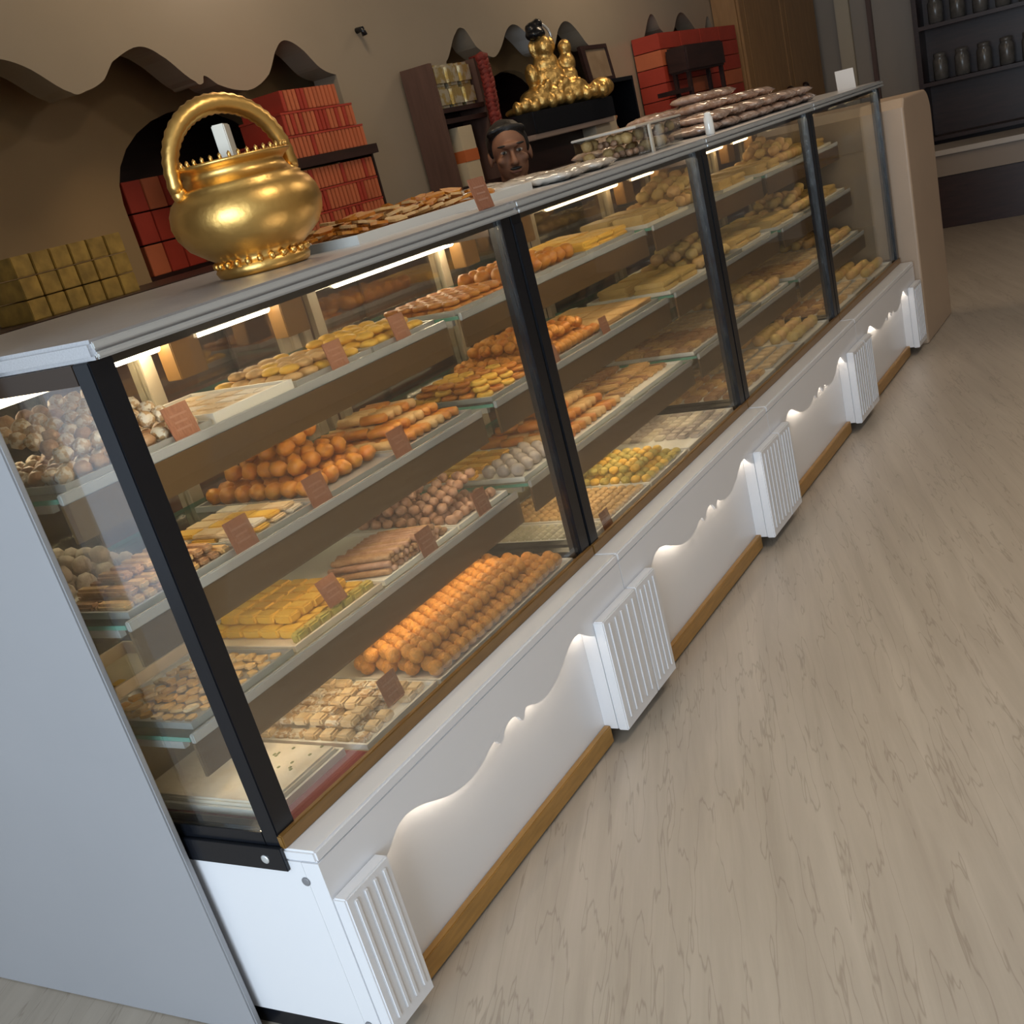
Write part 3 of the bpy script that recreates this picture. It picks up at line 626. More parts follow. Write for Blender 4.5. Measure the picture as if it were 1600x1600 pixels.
# --- counters 3 and 4: dim, yellowish trays
DIMY = mat('dull_yellow_sweet', (0.58, 0.40, 0.12), 0.55, col2=(0.66, 0.48, 0.20), vscale=40, bump=0.5, bscale=100)
dsl = cube_mesh('slab', 0.14, 0.112, 0.018, DIMY, 0.004); dch = [chunk_mesh('chunk', 0.050, DIMY), chunk_mesh('chunk', 0.050, TANS)]
dbr = [cube_mesh('brown_square', 0.05, 0.05, 0.018, BROWNS, 0.004), cube_mesh('brown_square', 0.05, 0.05, 0.018, TANS, 0.004)]
for k, nm in ((2, 'third counter'), (3, 'fourth counter')):
    X = k * LN
    for lv, y0, y1 in (('deck', 0.02, 0.42), ('A', 0.165, 0.50), ('B', 0.205, 0.52), ('C', 0.240, 0.52)):
        z = LEVEL[lv]
        tray(X + 0.05, X + 0.415, y0, y1, z, 'first tray %s of the %s' % (LVN[lv].replace('on the ', 'along the '), nm), TRAYW)
        tray(X + 0.425, X + 0.785, y0, y1, z, 'middle tray %s of the %s' % (LVN[lv].replace('on the ', 'along the '), nm), TRAYS)
        tray(X + 0.795, X + 1.150, y0, y1, z, 'last tray %s of the %s' % (LVN[lv].replace('on the ', 'along the '), nm), TRAYW)
        yb_ = (y0 + 0.02, y1 - 0.02)
        place_txt = LVN[lv] + ' of the ' + nm
        if lv in ('B', 'C'):
            grid([dsl], 'dull_yellow_slab', X + 0.06, X + 0.405, *yb_, z + TZ, 2, 2, 'dull yellow slab ' + place_txt, 'dull yellow slabs ' + place_txt, 0.03, 0, 2, 0.0182, 0.0)
            grid(dch, 'yellow_tan_chunk', X + 0.44, X + 0.77, *yb_, z + TZ, 6, 4, 'yellow tan chunk ' + place_txt, 'yellow tan chunks ' + place_txt, 0.06, 0.5, 2, 0.026, 0.12, 0.0, 0.0, True, (0.0258, 0.0227))
            grid([dsl], 'dull_yellow_slab', X + 0.805, X + 1.145, *yb_, z + TZ, 2, 2, 'dull yellow slab ' + place_txt, 'dull yellow slabs ' + place_txt, 0.03, 0, 2, 0.0182, 0.0)
        else:
            grid(dbr, 'brown_square', X + 0.06, X + 0.405, *yb_, z + TZ, 5, 5, 'brown square sweet ' + place_txt, 'brown squares ' + place_txt, 0.08)
            grid([ws[1]], 'cream_square', X + 0.44, X + 0.77, *yb_, z + TZ, 5, 5, 'cream square sweet ' + place_txt, 'cream squares ' + place_txt, 0.08)
            grid(dch, 'yellow_tan_chunk', X + 0.81, X + 1.14, *yb_, z + TZ, 6, 5, 'yellow tan chunk ' + place_txt, 'yellow tan chunks ' + place_txt, 0.06, 0.5, 1, spin=True)

# ------------------------------------------------------------------ things on the counter top
pot = thing('brass_pot', 'large hammered brass pot with ringed bail handle on the counter top', 'pot', (0.675, 0.245, TOP), (0, 0, -0.35))
prof = [(0.080, 0.0), (0.088, 0.004), (0.092, 0.014), (0.086, 0.024), (0.080, 0.030), (0.098, 0.042), (0.124, 0.062), (0.139, 0.086), (0.144, 0.108), (0.140, 0.130), (0.131, 0.146), (0.119, 0.156), (0.120, 0.160), (0.106, 0.166), (0.098, 0.176), (0.094, 0.186), (0.100, 0.192), (0.110, 0.198), (0.112, 0.203), (0.104, 0.204), (0.092, 0.198), (0.086, 0.184), (0.090, 0.17)]
MB().lathe(prof, n=48, cap=False).build('body', GOLD, pot)
MB().lathe([(0.079, 0.001), (0.079, 0.003)], n=32).build('bottom', GOLD, pot)
te = MB()
for k in range(40):
    a = 2 * PI * k / 40; c_, s_ = math.cos(a), math.sin(a)
    te.ball((0.107 * c_, 0.107 * s_, 0.207), (0.004, 0.004, 0.007), 1)
te.build('beaded_rim', GOLD, pot)
fr = MB()
for k in range(24):
    a = 2 * PI * k / 24; fr.ball((0.088 * math.cos(a), 0.088 * math.sin(a), 0.026), (0.007, 0.007, 0.008), 1)
fr.build('foot_beading', GOLD, pot)
hp = []; hr = []
for k in range(49):
    a = PI * k / 48; s_ = 0.013 + 0.005 * math.sin(a) + (0.0012 if k % 2 else -0.0008)
    zz = 0.165 + 0.135 * math.sin(a) ** 0.85
    hp.append((0.122 * math.cos(a) * (1.0 if math.sin(a) < .5 else 1.0), 0, zz)); hr.append(s_)
MB().tube(hp, hr, 12).build('bail_handle', GOLD, pot)
for s_ in (-1, 1):
    MB().ball((0.118 * s_, 0, 0.162), (0.016, 0.014, 0.016), 2).build('handle_lug', GOLD, pot)
MB().lathe([(0.087, 0.172), (0.05, 0.176), (0.001, 0.178)], n=32, cap=False).build('inner_lid', mat('dark_brass', (0.2, 0.12, 0.04), 0.5, metal=0.6), pot)
tag(MB().box(-0.022, 0.022, -0.012, 0.012, 0, 0.085, 0.002).build('paper_packet', mat('white_paper_packet', (0.75, 0.70, 0.60), 0.6), None, (0.678, 0.245, TOP + 0.1785), (0, 0, 0.5)), 'small white packet standing in the brass pot', 'packet')

# open white tray with orange crisps
TR = thing('snack_tray', 'long white tray of orange crisps beside the brass pot', 'tray', (1.20, 0.30, TOP))
t_ = MB(); t_.box(-0.36, 0.36, -0.16, 0.16, 0, 0.006); 
for (a, b_, c_, d_) in ((-0.36, 0.36, -0.17, -0.16), (-0.36, 0.36, 0.16, 0.17), (-0.37, -0.36, -0.17, 0.17), (0.36, 0.37, -0.17, 0.17)): t_.box(a, b_, c_, d_, 0, 0.018)
t_.build('tray_body', TRAYW, TR)
crisp = [shard_mesh('crisp', 0.036, ORANGE2, 0.17) for _ in range(3)] + [shard_mesh('crisp', 0.034, TANS, 0.17) for _ in range(2)]
for l, (nx_, ny_) in enumerate(((12, 5), (11, 4), (10, 3), (8, 2))):
    for i in range(nx_):
        for j in range(ny_):
            x = (i + .5 - nx_ / 2) * 0.0575 + random.uniform(-.008, .008); y = (j + .5 - ny_ / 2) * 0.056 + random.uniform(-.006, .006)
            ti = 0.22 if l else 0.0
            o = place(random.choice(crisp), 'orange_crisp', None, (1.20 + x, 0.30 + y, TOP + 0.006 + (0.002 if l else 0) + 0.0112 * l), (random.uniform(-ti, ti), random.uniform(-ti, ti), random.uniform(0, 6)))
            tag(o, 'orange brown crisp heaped in the long white tray beside the brass pot', 'snack', 'orange crisps on the counter top')
price_tag(1.125, 0.002, TOP, 'brown price tag standing on the counter top edge by the crisps', 0.066)

def pillow_mesh(name, lx, ly, lz, mats, bits=0):
    q = MB(); nx, ny = 14, 10
    vs = {}
    for sgn in (1, -1):
        for i in range(nx + 1):
            for j in range(ny + 1):
                u, v = 2 * i / nx - 1, 2 * j / ny - 1
                edge = abs(u) == 1 or abs(v) == 1
                if edge and sgn == -1: continue
                h = (max(0, 1 - u ** 4) * max(0, 1 - v ** 4)) ** 0.6 * lz / 2
                h += 0 if edge else random.uniform(-.0022, .0022)
                pin = 1 - 0.08 * (abs(v) ** 3) * (abs(u) < 1)
                vs[(sgn, i, j)] = q.b.verts.new((u * lx / 2 * pin, v * ly / 2, lz / 2 + sgn * h))
    g = lambda s, i, j: vs.get((s, i, j)) or vs[(1, i, j)]
    for sgn in (1, -1):
        for i in range(nx):
            for j in range(ny):
                f = q.b.faces.new((g(sgn, i, j), g(sgn, i + 1, j), g(sgn, i + 1, j + 1), g(sgn, i, j + 1))); f.smooth = True
    return q.mesh(name, mats)
PK1 = mat('clear_snack_packet', (0.36, 0.20, 0.12), 0.15, col2=(0.60, 0.46, 0.38), vscale=45, bump=0.7, bscale=30, coat=0.6)
PK2 = mat('white_snack_packet', (0.66, 0.60, 0.52), 0.2, col2=(0.72, 0.60, 0.48), vscale=14, bump=0.8, bscale=28, coat=0.5)
pw1 = [pillow_mesh('packet', 0.185, 0.150, 0.032, PK1) for _ in range(3)]; pw2 = [pillow_mesh('packet', 0.18, 0.14, 0.026, PK2) for _ in range(3)]
for (x, y, r) in ((1.68, .12, .08), (1.885, .13, .12), (1.675, .30, -.10), (1.88, .31, .10), (1.68, .485, .12), (1.885, .49, -.1)):
    tag(place(random.choice(pw2), 'white_packet', None, (x, y, TOP), (0, 0, r)), 'white plastic snack packet lying on the counter top beyond the crisps', 'packet', 'white snack packets')
# clear snack box
bx_ = thing('snack_box', 'clear lidded box of brown snacks on the counter top between packet piles', 'box', (2.36, 0.20, TOP), (0, 0, 0.05))
bb = MB(); bb.box(-0.20, 0.20, -0.10, 0.10, 0, 0.003); bb.box(-0.20, 0.20, -0.10, -0.098, 0.003, 0.075); bb.box(-0.20, 0.20, 0.098, 0.10, 0.003, 0.075); bb.box(-0.20, -0.198, -0.098, 0.098, 0.003, 0.075); bb.box(0.198, 0.20, -0.098, 0.098, 0.003, 0.075)
bb.build('clear_walls', GLS, bx_)
MB().box(-0.205, 0.205, -0.105, 0.105, 0.0755, 0.082, 0.002).build('lid', mat('frosted_lid', (0.62, 0.56, 0.48), 0.3), bx_)
MB().box(-0.10, -0.085, -0.107, -0.1005, 0.0, 0.078).build('label_band', mat('pale_band', (0.7, 0.62, 0.5), 0.5), bx_)
for i in range(9):
    for j in range(4):
        for l in range(2):
            tag(place(random.choice(nr + dch[1:]), 'brown_snack', None, (2.36 - 0.166 + 0.0415 * i, 0.20 - 0.066 + 0.044 * j, TOP + 0.004 + 0.0345 * l), (0, 0, random.uniform(0, 6)), (0.76, 0.76, 0.76)), 'brown snack piece inside the clear lidded box', 'snack', 'brown snacks in the clear box')
MB_c = MB().lathe([(0.014, 0), (0.015, 0.004), (0.015, 0.05), (0.011, 0.058), (0.011, 0.066), (0.004, 0.068)], n=20)  # white bottle shape added to stand in for a bright glass highlight
tag(MB_c.build('highlight_bottle', mat('highlight_white', (0.85, 0.82, 0.76), 0.1, coat=0.5), None, (2.60, 0.03, TOP)), 'bottle-shaped bright glass highlight beside the clear snack box', 'highlight')
# heap of clear packets
spots = []
for l, (n, z, sp) in enumerate(((7, 0.001, 0.199), (6, 0.0335, 0.199), (4, 0.066, 0.199), (2, 0.0985, 0.199))):
    for i in range(n):
        for y in ((0.15, 0.335, 0.52) if l < 2 else (0.24, 0.43) if l == 2 else (0.335,)):
            spots.append((2.76 + 0.03 + sp * i + (7 - n) * 0.105 + random.uniform(-.003, .003), y + random.uniform(-.003, .003), z))
for x, y, z in spots:
    tag(place(random.choice(pw1), 'clear_packet', None, (x, y, TOP + z), ((0, 0) if z < 0.01 else (random.uniform(-.03, .03), random.uniform(-.03, .03))) + (random.uniform(-.16, .16),)), 'pinkish clear snack packet in the big heap on the counter top', 'packet', 'clear snack packets in a heap')
tag(MB().box(-0.045, 0.045, -0.0015, 0.0015, 0, 0.085, 0.001).build('white_card', mat('white_card', (0.78, 0.74, 0.70), 0.6), None, (4.55, 0.08, TOP), (-0.1, 0, -0.9)), 'blank white card standing at the far end of the counter top', 'card')

# ------------------------------------------------------------------ back-wall furniture and stock
def red_box(name, x0, x1, y0, y1, z0, z1, m, label, group):
    me = MB().box(-(x1 - x0) / 2, (x1 - x0) / 2, -(y1 - y0) / 2, (y1 - y0) / 2, 0, z1 - z0, 0.002).mesh(name, m)
    return tag(place(me, name, None, ((x0 + x1) / 2, (y0 + y1) / 2, z0)), label, 'box', group)
# low dark back cabinet under the bays
ZB = 1.24
bc = thing('back_cabinet', 'long dark wooden back cabinet along the wall behind the counters', 'cabinet', (0, 0, 0))
MB().box(0.9, 7.52, 1.42, 1.745, 0.0, ZB - 0.03).build('cabinet_body', WOODD, bc)
MB().box(0.88, 7.54, 1.38, 1.745, ZB - 0.03, ZB, 0.004).build('cabinet_top', WOODD, bc)
for i in range(9): MB().box(0.95 + 0.73 * i, 1.63 + 0.73 * i, 1.405, 1.42, 0.1, 1.15, 0.003).build('cabinet_door', WOODM, bc)
bw = 0.0235; bh = 0.0785
OB = [MB().box(-bw / 2 + .0022, bw / 2 - .0022, -0.10, 0.10, 0, bh - .009, 0.0015).mesh('slim_box', m) for m in (ORBOX, RED)]
ROWN = ('bottom', 'middle', 'top')
def tier(zb, rows, where):
    for r, (xa_, n) in enumerate(rows):
        for i in range(n):
            tag(place(OB[0] if random.random() < .85 and i else OB[1], 'slim_sweet_box', None, (xa_ + bw * (i + .5), 1.60, zb + bh * r)),
                'slim orange red sweet box in the %s row %s the dark plank' % (ROWN[r], where), 'box', 'slim red boxes, %s row %s the plank' % (ROWN[r], where))
        if r < 2:
            tag(MB().box(-bw * n / 2, bw * n / 2, -0.1, 0.1, 0, 0.007).build('divider_card', RED, None, (xa_ + bw * n / 2, 1.60, zb + bh * r + bh - .0085)), 'red divider card over the %s row of slim boxes %s the dark plank' % (ROWN[r], where), 'card')
tier(ZB, [(2.335, 21), (2.335, 21), (2.335, 21)], 'under')
ZP = ZB + 3 * bh
pk_o = thing('plank_stand', 'dark plank stand between two tiers of slim red boxes', 'shelf', (2.6, 1.6, ZB))
MB().box(2.31, 2.87, 1.49, 1.71, ZP, ZP + 0.034).build('plank', WOODD, pk_o, (-2.6, -1.6, -ZB))
for x in (2.31, 2.858): MB().box(x, x + 0.012, 1.52, 1.68, ZB, ZP).build('plank_leg', WOODD, pk_o, (-2.6, -1.6, -ZB))
tier(ZP + 0.034, [(2.335, 21), (2.375, 18), (2.40, 14)], 'above')
# red boxes inside the arched niche
for r in range(3):
    for i in range(4):
        red_box('red_sweet_box', 2.10 + 0.094 * i, 2.19 + 0.094 * i, 2.07, 2.30, 1.24 + 0.113 * r, 1.348 + 0.113 * r, RED if (i + r) % 3 else ORBOX, 'tall red sweet box in the %s row of the stack in the arched niche' % ROWN[r], 'red boxes in the arched niche')
tag(MB().box(2.065, 2.975, 2.06, 2.35, 0.0, 1.24).build('niche_plinth', WOODD), 'dark plinth carrying red boxes in the arched niche behind the pot', 'shelf')
# yellowish packs at the left end
for r in range(3):
    for i in range(6):
        red_box('yellow_pack', 1.08 + 0.066 * i, 1.141 + 0.066 * i, 1.47, 1.62, ZB + 0.058 * r, ZB + 0.055 + 0.058 * r, mat('yellow_pack', (0.40, 0.26, 0.06), 0.5, var=0.3, vscale=25), 'small yellow snack pack in the %s row on the back cabinet left of the niche' % ROWN[r], 'yellow snack packs')
# second bay
bsf = thing('bookcase', 'tall dark open shelf unit left of the statue', 'shelf', (3.52, 1.585, ZB))
for x in (0, 0.39): MB().box(x, x + 0.03, 0, 0.15, 0, 0.54).build('side_panel', WOODM, bsf)
for z in (0.0, 0.29, 0.335): MB().box(0.03, 0.39, 0, 0.15, z, z + 0.02).build('shelf_board', WOODD, bsf)
MB().box(0.03, 0.39, 0.14, 0.15, 0.02, 0.54).build('back_board', WOODD, bsf)
GF = mat('gold_foil', (0.62, 0.46, 0.18), 0.25, metal=0.6, bump=1.0, bscale=40, col2=(0.75, 0.68, 0.5), vscale=20, sharp=True)
for i in range(3):
    for r in range(2):
        tag(MB().box(-0.05, 0.05, -0.06, 0.06, 0, 0.088, 0.012).build('gold_packet', GF, None, (3.608 + 0.112 * i, 1.655, ZB + 0.356 + 0.089 * r)), 'shiny gold foil packet in the %s layer on the dark shelf unit' % ('lower', 'upper')[r], 'packet', 'gold foil packets')
cb_ = thing('striped_carton', 'cream carton with an orange band standing in the dark shelf unit', 'carton', (3.70, 1.65, ZB + 0.0205))
MB().box(-0.06, 0.06, -0.06, 0.06, 0, 0.25, 0.002).build('carton', mat('cream_carton', (0.60, 0.50, 0.34), 0.5), cb_)
MB().box(-0.0605, 0.0605, -0.0615, 0.0605, 0.10, 0.15).build('orange_band', mat('orange_band', (0.55, 0.14, 0.04), 0.5), cb_)
g = MB()
for k in range(26):
    a = k / 25; g.ball((0.006 * math.sin(a * 9), 0, 0.03 + 0.50 * (1 - a)), (0.045, 0.030, 0.026), 1, 0.10)
g.tube([(0, 0.0, 0.52), (0, 0.006, 0.536), (0, 0.022, 0.5425), (0, 0.065, 0.5405)], 0.006, 6)
RGM = mat('red_flower_garland', (0.20, 0.022, 0.014), 0.7, var=0.4, vscale=40, bump=1.0, bscale=60)
tag(g.build('red_garland', RGM, None, (3.925, 1.550, ZB + 0.004)), 'long red flower garland hanging from the edge of the dark shelf unit', 'garland')
cab = thing('shrine_cabinet', 'dark cabinet with pale shelf edge under the golden statue', 'cabinet', (4.46, 1.55, ZB))
MB().box(-0.48, 0.42, -0.165, 0.19, 0.165, 0.262, 0.004).build('upper_box', BLACK, cab)
MB().box(-0.50, 0.40, -0.16, 0.19, 0.140, 0.1645, 0.003).build('pale_shelf', mat('pale_shelf', (0.34, 0.26, 0.22), 0.4), cab)
MB().box(-0.48, 0.22, -0.05, 0.19, 0.0, 0.1395).build('lower_box', WOODD, cab)
MB().box(0.22, 0.40, -0.13, 0.19, 0.0, 0.1395, 0.003).build('pale_side_panel', CREAMP, cab)
MB().box(0.425, 0.55, -0.10, 0.19, 0.0, 0.25, 0.003).build('pale_end_panel', CREAMP, cab)
def remesh(mb, name, mats, voxel, smooth=4):
    me = mb.mesh(name + '_src', mats); o = bpy.data.objects.new(name + '_src', me); C.objects.link(o)
    r = o.modifiers.new('r', 'REMESH'); r.mode = 'VOXEL'; r.voxel_size = voxel; r.use_smooth_shade = True
    s = o.modifiers.new('s', 'SMOOTH'); s.iterations = smooth; s.factor = 0.5
    dg = bpy.context.evaluated_depsgraph_get(); dg.update()
    out = bpy.data.meshes.new_from_object(o.evaluated_get(dg)); out.name = name
    bpy.data.objects.remove(o)
    for p in out.polygons: p.use_smooth = True
    if not out.materials:
        for m in (mats if isinstance(mats, list) else [mats]): out.materials.append(m)
    return out
st = thing('golden_statue', 'ornate golden seated statue with dark crown on the dark cabinet', 'statue', (4.56, 1.565, ZB + 0.259), (0, 0, -0.62))
s = MB()
for (x, y, z, a, b_, c_) in ((0, 0, .045, .19, .10, .045), (-.17, -.02, .028, .12, .08, .028), (.20, -.02, .04, .14, .08, .04), (.27, -.03, .05, .07, .06, .05), (-.10, -.03, .07, .10, .07, .05), (.09, -.03, .08, .10, .07, .05),
        (0, 0, .14, .09, .075, .09), (0, 0, .21, .07, .06, .06), (.0, -.02, .29, .045, .045, .055), (.12, 0, .20, .045, .045, .05), (.125, 0, .27, .035, .035, .04), (.105, -.02, .14, .05, .04, .04), (-.10, -.02, .17, .035, .04, .06)):
    s.ball((x, y, z), (a, b_, c_), 3, 0.02)
for k in range(11): s.ball((-0.25 + 0.05 * k, -0.085, 0.038 + 0.010 * (k % 2)), (0.026, 0.028, 0.038), 2)
for k in range(8): s.ball((-0.13 + 0.036 * k, -0.08, 0.075 + 0.02 * (k % 3)), (0.02, 0.02, 0.03), 2)
for sx in (-1, 1): s.ball((0.055 * sx, 0, 0.295), (0.022, 0.012, 0.04), 2)
place(remesh(s, 'figure', GOLDS, 0.009, 1), 'figure', st)
c2 = MB(); c2.ball((-0.02, 0, 0.355), (0.055, 0.05, 0.032), 2); c2.ball((-0.03, 0, 0.385), (0.04, 0.035, 0.03), 2); c2.ball((0.0, 0, 0.40), (0.03, 0.03, 0.025), 2)
place(remesh(c2, 'crown', BLACK, 0.008, 2), 'dark_crown', st)
hal = MB(); hal.tube([(0.07 * math.cos(a / 20 * PI - .6) + .01, 0.03, 0.33 + 0.075 * math.sin(a / 20 * PI - .6)) for a in range(21)], 0.007, 6, False); hal.build('silver_halo', LIP, st)
# dark shelf with picture and vase, right of the statue
ds = thing('dark_side_shelf', 'black side cabinet right of the golden statue', 'cabinet', (5.05, 1.50, ZB))
MB().box(0, 0.40, 0.19, 0.22, 0, 0.33).build('back', BLACK, ds); MB().box(0, 0.02, 0, 0.19, 0, 0.33).build('side', BLACK, ds); MB().box(0.38, 0.40, 0, 0.19, 0, 0.33).build('side', BLACK, ds); MB().box(0, 0.40, 0, 0.22, 0.33, 0.35).build('top', BLACK, ds)
pf = thing('picture_frame', 'dark framed picture on the black side cabinet', 'picture', (5.06, 1.58, ZB + 0.352), (-0.1, 0, 0))
fr_ = MB(); fr_.box(0, 0.34, 0, 0.02, 0, 0.02); fr_.box(0, 0.34, 0, 0.02, 0.17, 0.19); fr_.box(0, 0.05, 0, 0.02, 0.02, 0.17); fr_.box(0.32, 0.34, 0, 0.02, 0.02, 0.17); fr_.build('frame', WOODD, pf)
MB().box(0.05, 0.32, 0.008, 0.018, 0.02, 0.17).build('picture', mat('brown_picture', (0.22, 0.15, 0.09), 0.3, col2=(0.32, 0.24, 0.16), vscale=9), pf)
tag(MB().lathe([(0.03, 0), (0.05, 0.02), (0.055, 0.07), (0.035, 0.11), (0.028, 0.13), (0.045, 0.16), (0.04, 0.165)], n=20).build('clay_vase', mat('clay', (0.32, 0.15, 0.07), 0.5), None, (5.17, 1.56, ZB)), 'small brown clay vase inside the black side cabinet', 'vase')
# third bay: stacked red cartons and a dark stool in front
ORD = ('bottom', 'second', 'third', 'fourth', 'fifth', 'top')
for r in range(6):
    for i in range(4):
        red_box('red_carton', 6.08 + 0.36 * i, 6.435 + 0.36 * i, 1.56, 1.74, ZB + 0.094 * r, ZB + 0.090 + 0.094 * r, RED if (i * 2 + r) % 4 else ORBOX, 'large red carton in the %s row of the stack behind the dark stool' % ORD[r], 'large red cartons')
stl = thing('dark_stool', 'small dark stool standing on the back cabinet before the red cartons', 'stool', (6.45, 1.48, ZB))
MB().box(-0.34, 0.34, -0.07, 0.07, 0.31, 0.46, 0.012).build('seat_box', WOODD, stl)
for x in (-0.31, 0.28):
    for y in (-0.055, 0.035): MB().box(x, x + 0.03, y, y + 0.022, 0, 0.31).build('leg', WOODD, stl)
MB().box(-0.62, -0.28, -0.05, 0.05, 0.20, 0.225).build('side_ledge', WOODD, stl)
# wooden cupboard at the end of the wall
cu = thing('wooden_cupboard', 'tan wooden cupboard with round dark knob beside the red cartons', 'cupboard', (7.62, 1.55, 0))
MB().box(0, 2.0, 0.02, 0.195, 0, 2.35).build('carcass', WOODT, cu)
for i in range(2):
    d = MB().box(0.02 + 0.99 * i, 0.98 + 0.99 * i, 0.0, 0.0195, 0.05, 2.3, 0.004).build('door', WOODT, cu)
    MB().ball(((0.90 + 0.19 * i) if i == 0 else 1.33, -0.018, 1.285), 0.035, 2).build('knob', WOODD, d)
    MB().box(0.12 + 0.99 * i, 0.84 + 0.99 * i, -0.006, -0.0005, 0.2, 2.15, 0.005).build('raised_panel', WOODT, d)
# far right: dark display shelf and pale table against the end wall
fs = thing('far_display_shelf', 'dark display shelf with glass jars against the far end wall', 'shelf', (9.50, 0.0, 0))
f1 = MB(); f1.box(0, 0.28, -1.9, -1.86, 0, 2.0); f1.box(0, 0.28, 0.70, 0.74, 0, 2.0); f1.box(0.26, 0.28, -1.86, 0.70, 0, 2.0); f1.build('case', WOODD, fs)
for z in (0.62, 1.05, 1.48, 1.98): MB().box(0, 0.26, -1.86, 0.70, z, z + 0.03).build('shelf_board', WOODD, fs)
jm = mat('grey_jar', (0.12, 0.11, 0.10), 0.25, var=0.3, vscale=15)
for z in (1.08, 1.51):
    for i in range(14):
        j = MB().lathe([(0.05, 0), (0.06, 0.01), (0.06, 0.15), (0.045, 0.175), (0.05, 0.18), (0.05, 0.205), (0.02, 0.21)], n=14)
        tag(j.build('storage_jar', jm, None, (9.62, -1.70 + 0.175 * i, z)), 'grey storage jar on the %s of the far dark display shelf' % ('lower row' if z < 1.3 else 'upper row'), 'jar', 'storage jars on the far shelf')
ft = thing('far_table', 'pale topped side table before the far dark shelf', 'table', (9.05, -0.1, 0))
MB().box(-0.32, 0.32, -0.8, 0.8, 0.56, 0.60, 0.004).build('table_top', mat('pale_table_top', (0.5, 0.44, 0.38), 0.4), ft)
MB().box(-0.28, 0.28, -0.76, 0.76, 0.40, 0.555).build('drawer_band', mat('grey_brown_band', (0.28, 0.22, 0.17), 0.5), ft)
MB().box(-0.26, 0.26, -0.74, 0.74, 0.0, 0.395).build('dark_body', WOODD, ft)

# ------------------------------------------------------------------ seated shop assistant behind the counters
SKIN = mat('brown_skin', (0.25, 0.12, 0.07), 0.62, var=0.08, vscale=12, sss=0.05)
SHIRT = mat('dark_navy_shirt', (0.012, 0.012, 0.022), 0.7, bump=0.3, bscale=80)
TROU = mat('dark_trousers', (0.015, 0.013, 0.014), 0.8)
HAIR = mat('black_hair', (0.006, 0.005, 0.005), 0.45, bump=0.6, bscale=150)
PXW, PYW, PZ = 2.985, 0.985, 0.0
stool = thing('tall_stool', 'dark tall stool under the seated person behind the counters', 'stool', (PXW, PYW, 0))
MB().lathe([(0.16, 0.53), (0.165, 0.54), (0.165, 0.565), (0.15, 0.575)], n=24).build('seat', WOODD, stool)
for k in range(4):
    a = PI / 4 + k * PI / 2; MB().tube([(0.11 * math.cos(a), 0.11 * math.sin(a), 0.53), (0.15 * math.cos(a), 0.15 * math.sin(a), 0)], 0.014, 8).build('leg', WOODD, stool)
per = thing('person', 'person in a dark shirt seated behind the counters, facing the shop floor', 'person', (PXW, PYW, 0), (0, 0, -0.95))
# local frame: facing -Y
p = MB()
def limb(pts, radii, n=7):
    for i in range(len(pts) - 1):
        a, b_ = Vector(pts[i]), Vector(pts[i + 1])
        for k in range(n + 1):
            t = k / n; p.ball(a.lerp(b_, t), radii[i] + (radii[i + 1] - radii[i]) * t, 2)
H = Vector((0, -0.02, 1.355))   # head centre
p.ball(H + Vector((0, 0.015, 0.03)), (0.074, 0.094, 0.085), 3)
p.ball(H + Vector((0, -0.025, -0.035)), (0.060, 0.066, 0.070), 3)
p.ball(H + Vector((0, -0.050, -0.088)), (0.030, 0.030, 0.024), 2)
p.ball(H + Vector((0, -0.090, 0.030)), (0.050, 0.014, 0.012), 2)          # brow ridge
for k in range(5): p.ball(H + Vector((0, -0.088 - 0.0065 * k, 0.012 - 0.011 * k)), 0.009 + 0.0012 * k, 2)   # nose bridge to tip
for sx in (-1, 1):
    p.ball(H + Vector((0.011 * sx, -0.106, -0.034)), 0.0085, 2)             # nostril wing
    p.ball(H + Vector((0.040 * sx, -0.070, -0.020)), (0.022, 0.018, 0.018), 2)  # cheekbone
    p.ball(H + Vector((0.078 * sx, 0.008, -0.005)), (0.009, 0.020, 0.032), 2)   # ear
p.ball(H + Vector((0, -0.088, -0.060)), (0.024, 0.010, 0.006), 2); p.ball(H + Vector((0, -0.087, -0.070)), (0.020, 0.010, 0.007), 2)
limb([(0, 0.02, 1.30), (0, 0.03, 1.17)], [0.054, 0.058])
for z, rx, ry in ((1.13, 0.15, 0.08), (1.08, 0.185, 0.10), (1.0, 0.18, 0.115), (0.9, 0.165, 0.115), (0.8, 0.155, 0.11), (0.7, 0.16, 0.12), (0.655, 0.17, 0.14)): p.ball((0, 0.04, z), (rx, ry, 0.09), 3)
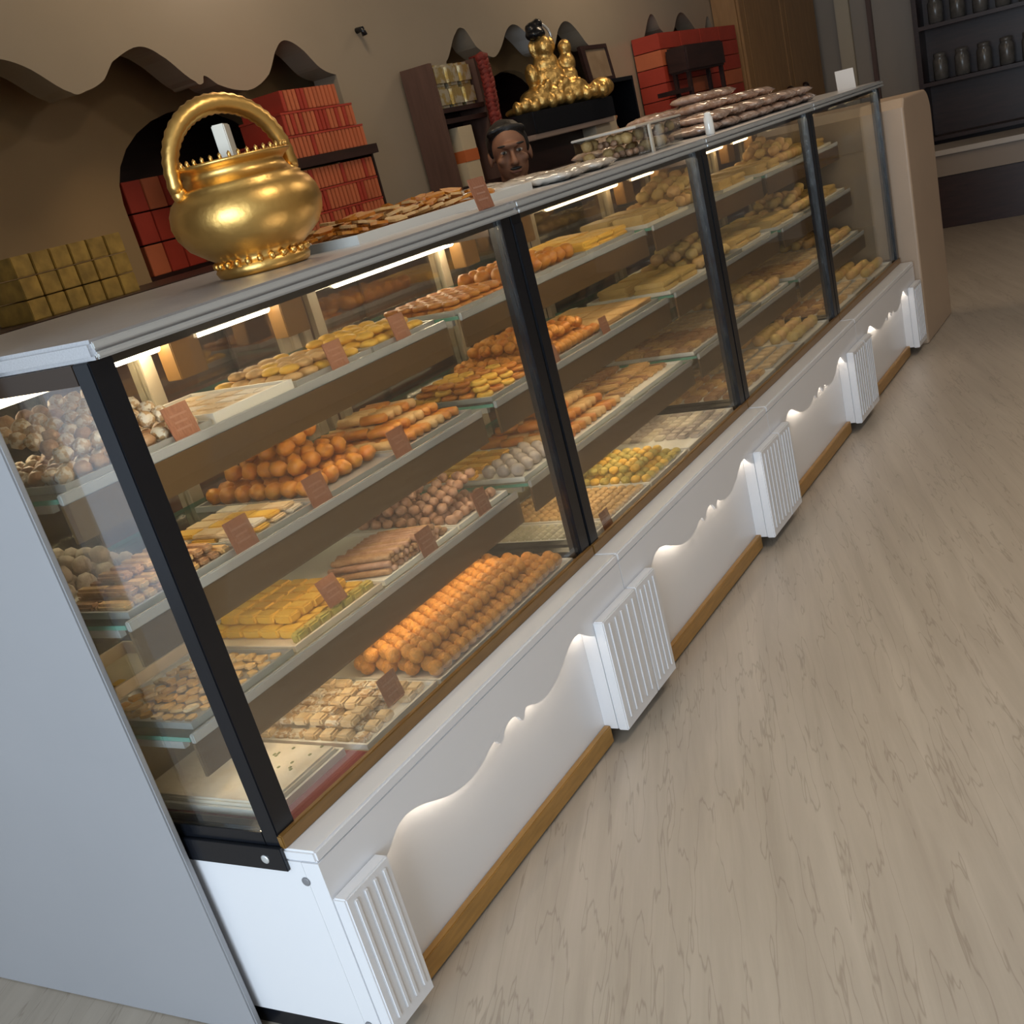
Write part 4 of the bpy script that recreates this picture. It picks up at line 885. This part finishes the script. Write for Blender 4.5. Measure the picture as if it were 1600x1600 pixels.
for sx in (-1, 1):
    limb([(0.185 * sx, 0.04, 1.10), (0.235 * sx, 0.05, 0.84)], [0.058, 0.044]); limb([(0.235 * sx, 0.05, 0.84), (0.15 * sx, -0.155, 0.72)], [0.043, 0.029])
    limb([(0.09 * sx, 0.0, 0.655), (0.12 * sx, -0.215, 0.655)], [0.080, 0.060]); limb([(0.12 * sx, -0.215, 0.655), (0.13 * sx, -0.19, 0.28)], [0.058, 0.042]); limb([(0.13 * sx, -0.19, 0.28), (0.13 * sx, -0.16, 0.08)], [0.042, 0.034])
    limb([(0.13 * sx, -0.15, 0.045), (0.135 * sx, -0.22, 0.038)], [0.042, 0.034])
    # hands: palm, four fingers and thumb resting on the thighs
    px = 0.14 * sx
    p.ball((px, -0.19, 0.728), (0.036, 0.042, 0.015), 2)
    for q_, ln in enumerate((0.060, 0.070, 0.066, 0.052)):
        fx = px + (q_ - 1.5) * 0.019
        for k in range(6): p.ball((fx + (q_ - 1.5) * 0.001 * k, -0.222 - ln * k / 5 * 0.8, 0.730 - 0.0035 * k * k / 4), 0.0088 - 0.0004 * k, 1)
    for k in range(5): p.ball((px - sx * (0.034 + 0.006 * k), -0.178 - 0.010 * k, 0.726), 0.0095 - 0.0005 * k, 1)
me = remesh(p, 'body', [SKIN, SHIRT, TROU], 0.0065, 3)
while len(me.materials) < 3: me.materials.append([SKIN, SHIRT, TROU][len(me.materials)])
for f in me.polygons:
    c = f.center; r2 = math.hypot(c.x, c.y - 0.03)
    if c.z > 1.185 or (c.z > 1.165 and r2 < 0.06): f.material_index = 0
    elif c.y < -0.125 and c.z > 0.706 and abs(c.x) < 0.22: f.material_index = 0
    elif c.z > 0.715 or (c.z > 0.62 and c.y > -0.05): f.material_index = 1
    else: f.material_index = 2
body = place(me, 'body', per)
h = MB(); h.ball(H + Vector((0, 0.028, 0.046)), (0.080, 0.094, 0.080), 3, 0.02)
for k in range(14):
    a = PI * k / 13; h.ball(H + Vector((0.066 * math.cos(a), -0.030 - 0.020 * math.sin(a), 0.078 + 0.016 * math.sin(a))), 0.012, 2)
for sx in (-1, 1): h.ball(H + Vector((0.068 * sx, 0.005, 0.03)), (0.014, 0.03, 0.045), 2)
hm = remesh(h, 'hair', HAIR, 0.007, 2); place(hm, 'hair', body)
for sx in (-1, 1):
    MB().ball(H + Vector((0.030 * sx, -0.0785, 0.008)), (0.0130, 0.008, 0.0065), 2).build('eye', mat('eye_white', (0.42, 0.36, 0.32), 0.3), body)
    MB().ball(H + Vector((0.030 * sx, -0.0858, 0.008)), (0.0055, 0.002, 0.0055), 2).build('iris', mat('dark_iris', (0.01, 0.006, 0.004), 0.2), body)
    MB().ball(H + Vector((0.032 * sx, -0.095, 0.031)), (0.021, 0.006, 0.0045), 2).build('eyebrow', HAIR, body)
MB().ball(H + Vector((0, -0.0925, -0.0645)), (0.020, 0.006, 0.004), 2).build('lips', mat('lips', (0.20, 0.07, 0.05), 0.5), body)
MB().ball(H + Vector((0, -0.0965, -0.052)), (0.024, 0.005, 0.006), 2).build('moustache', HAIR, body)
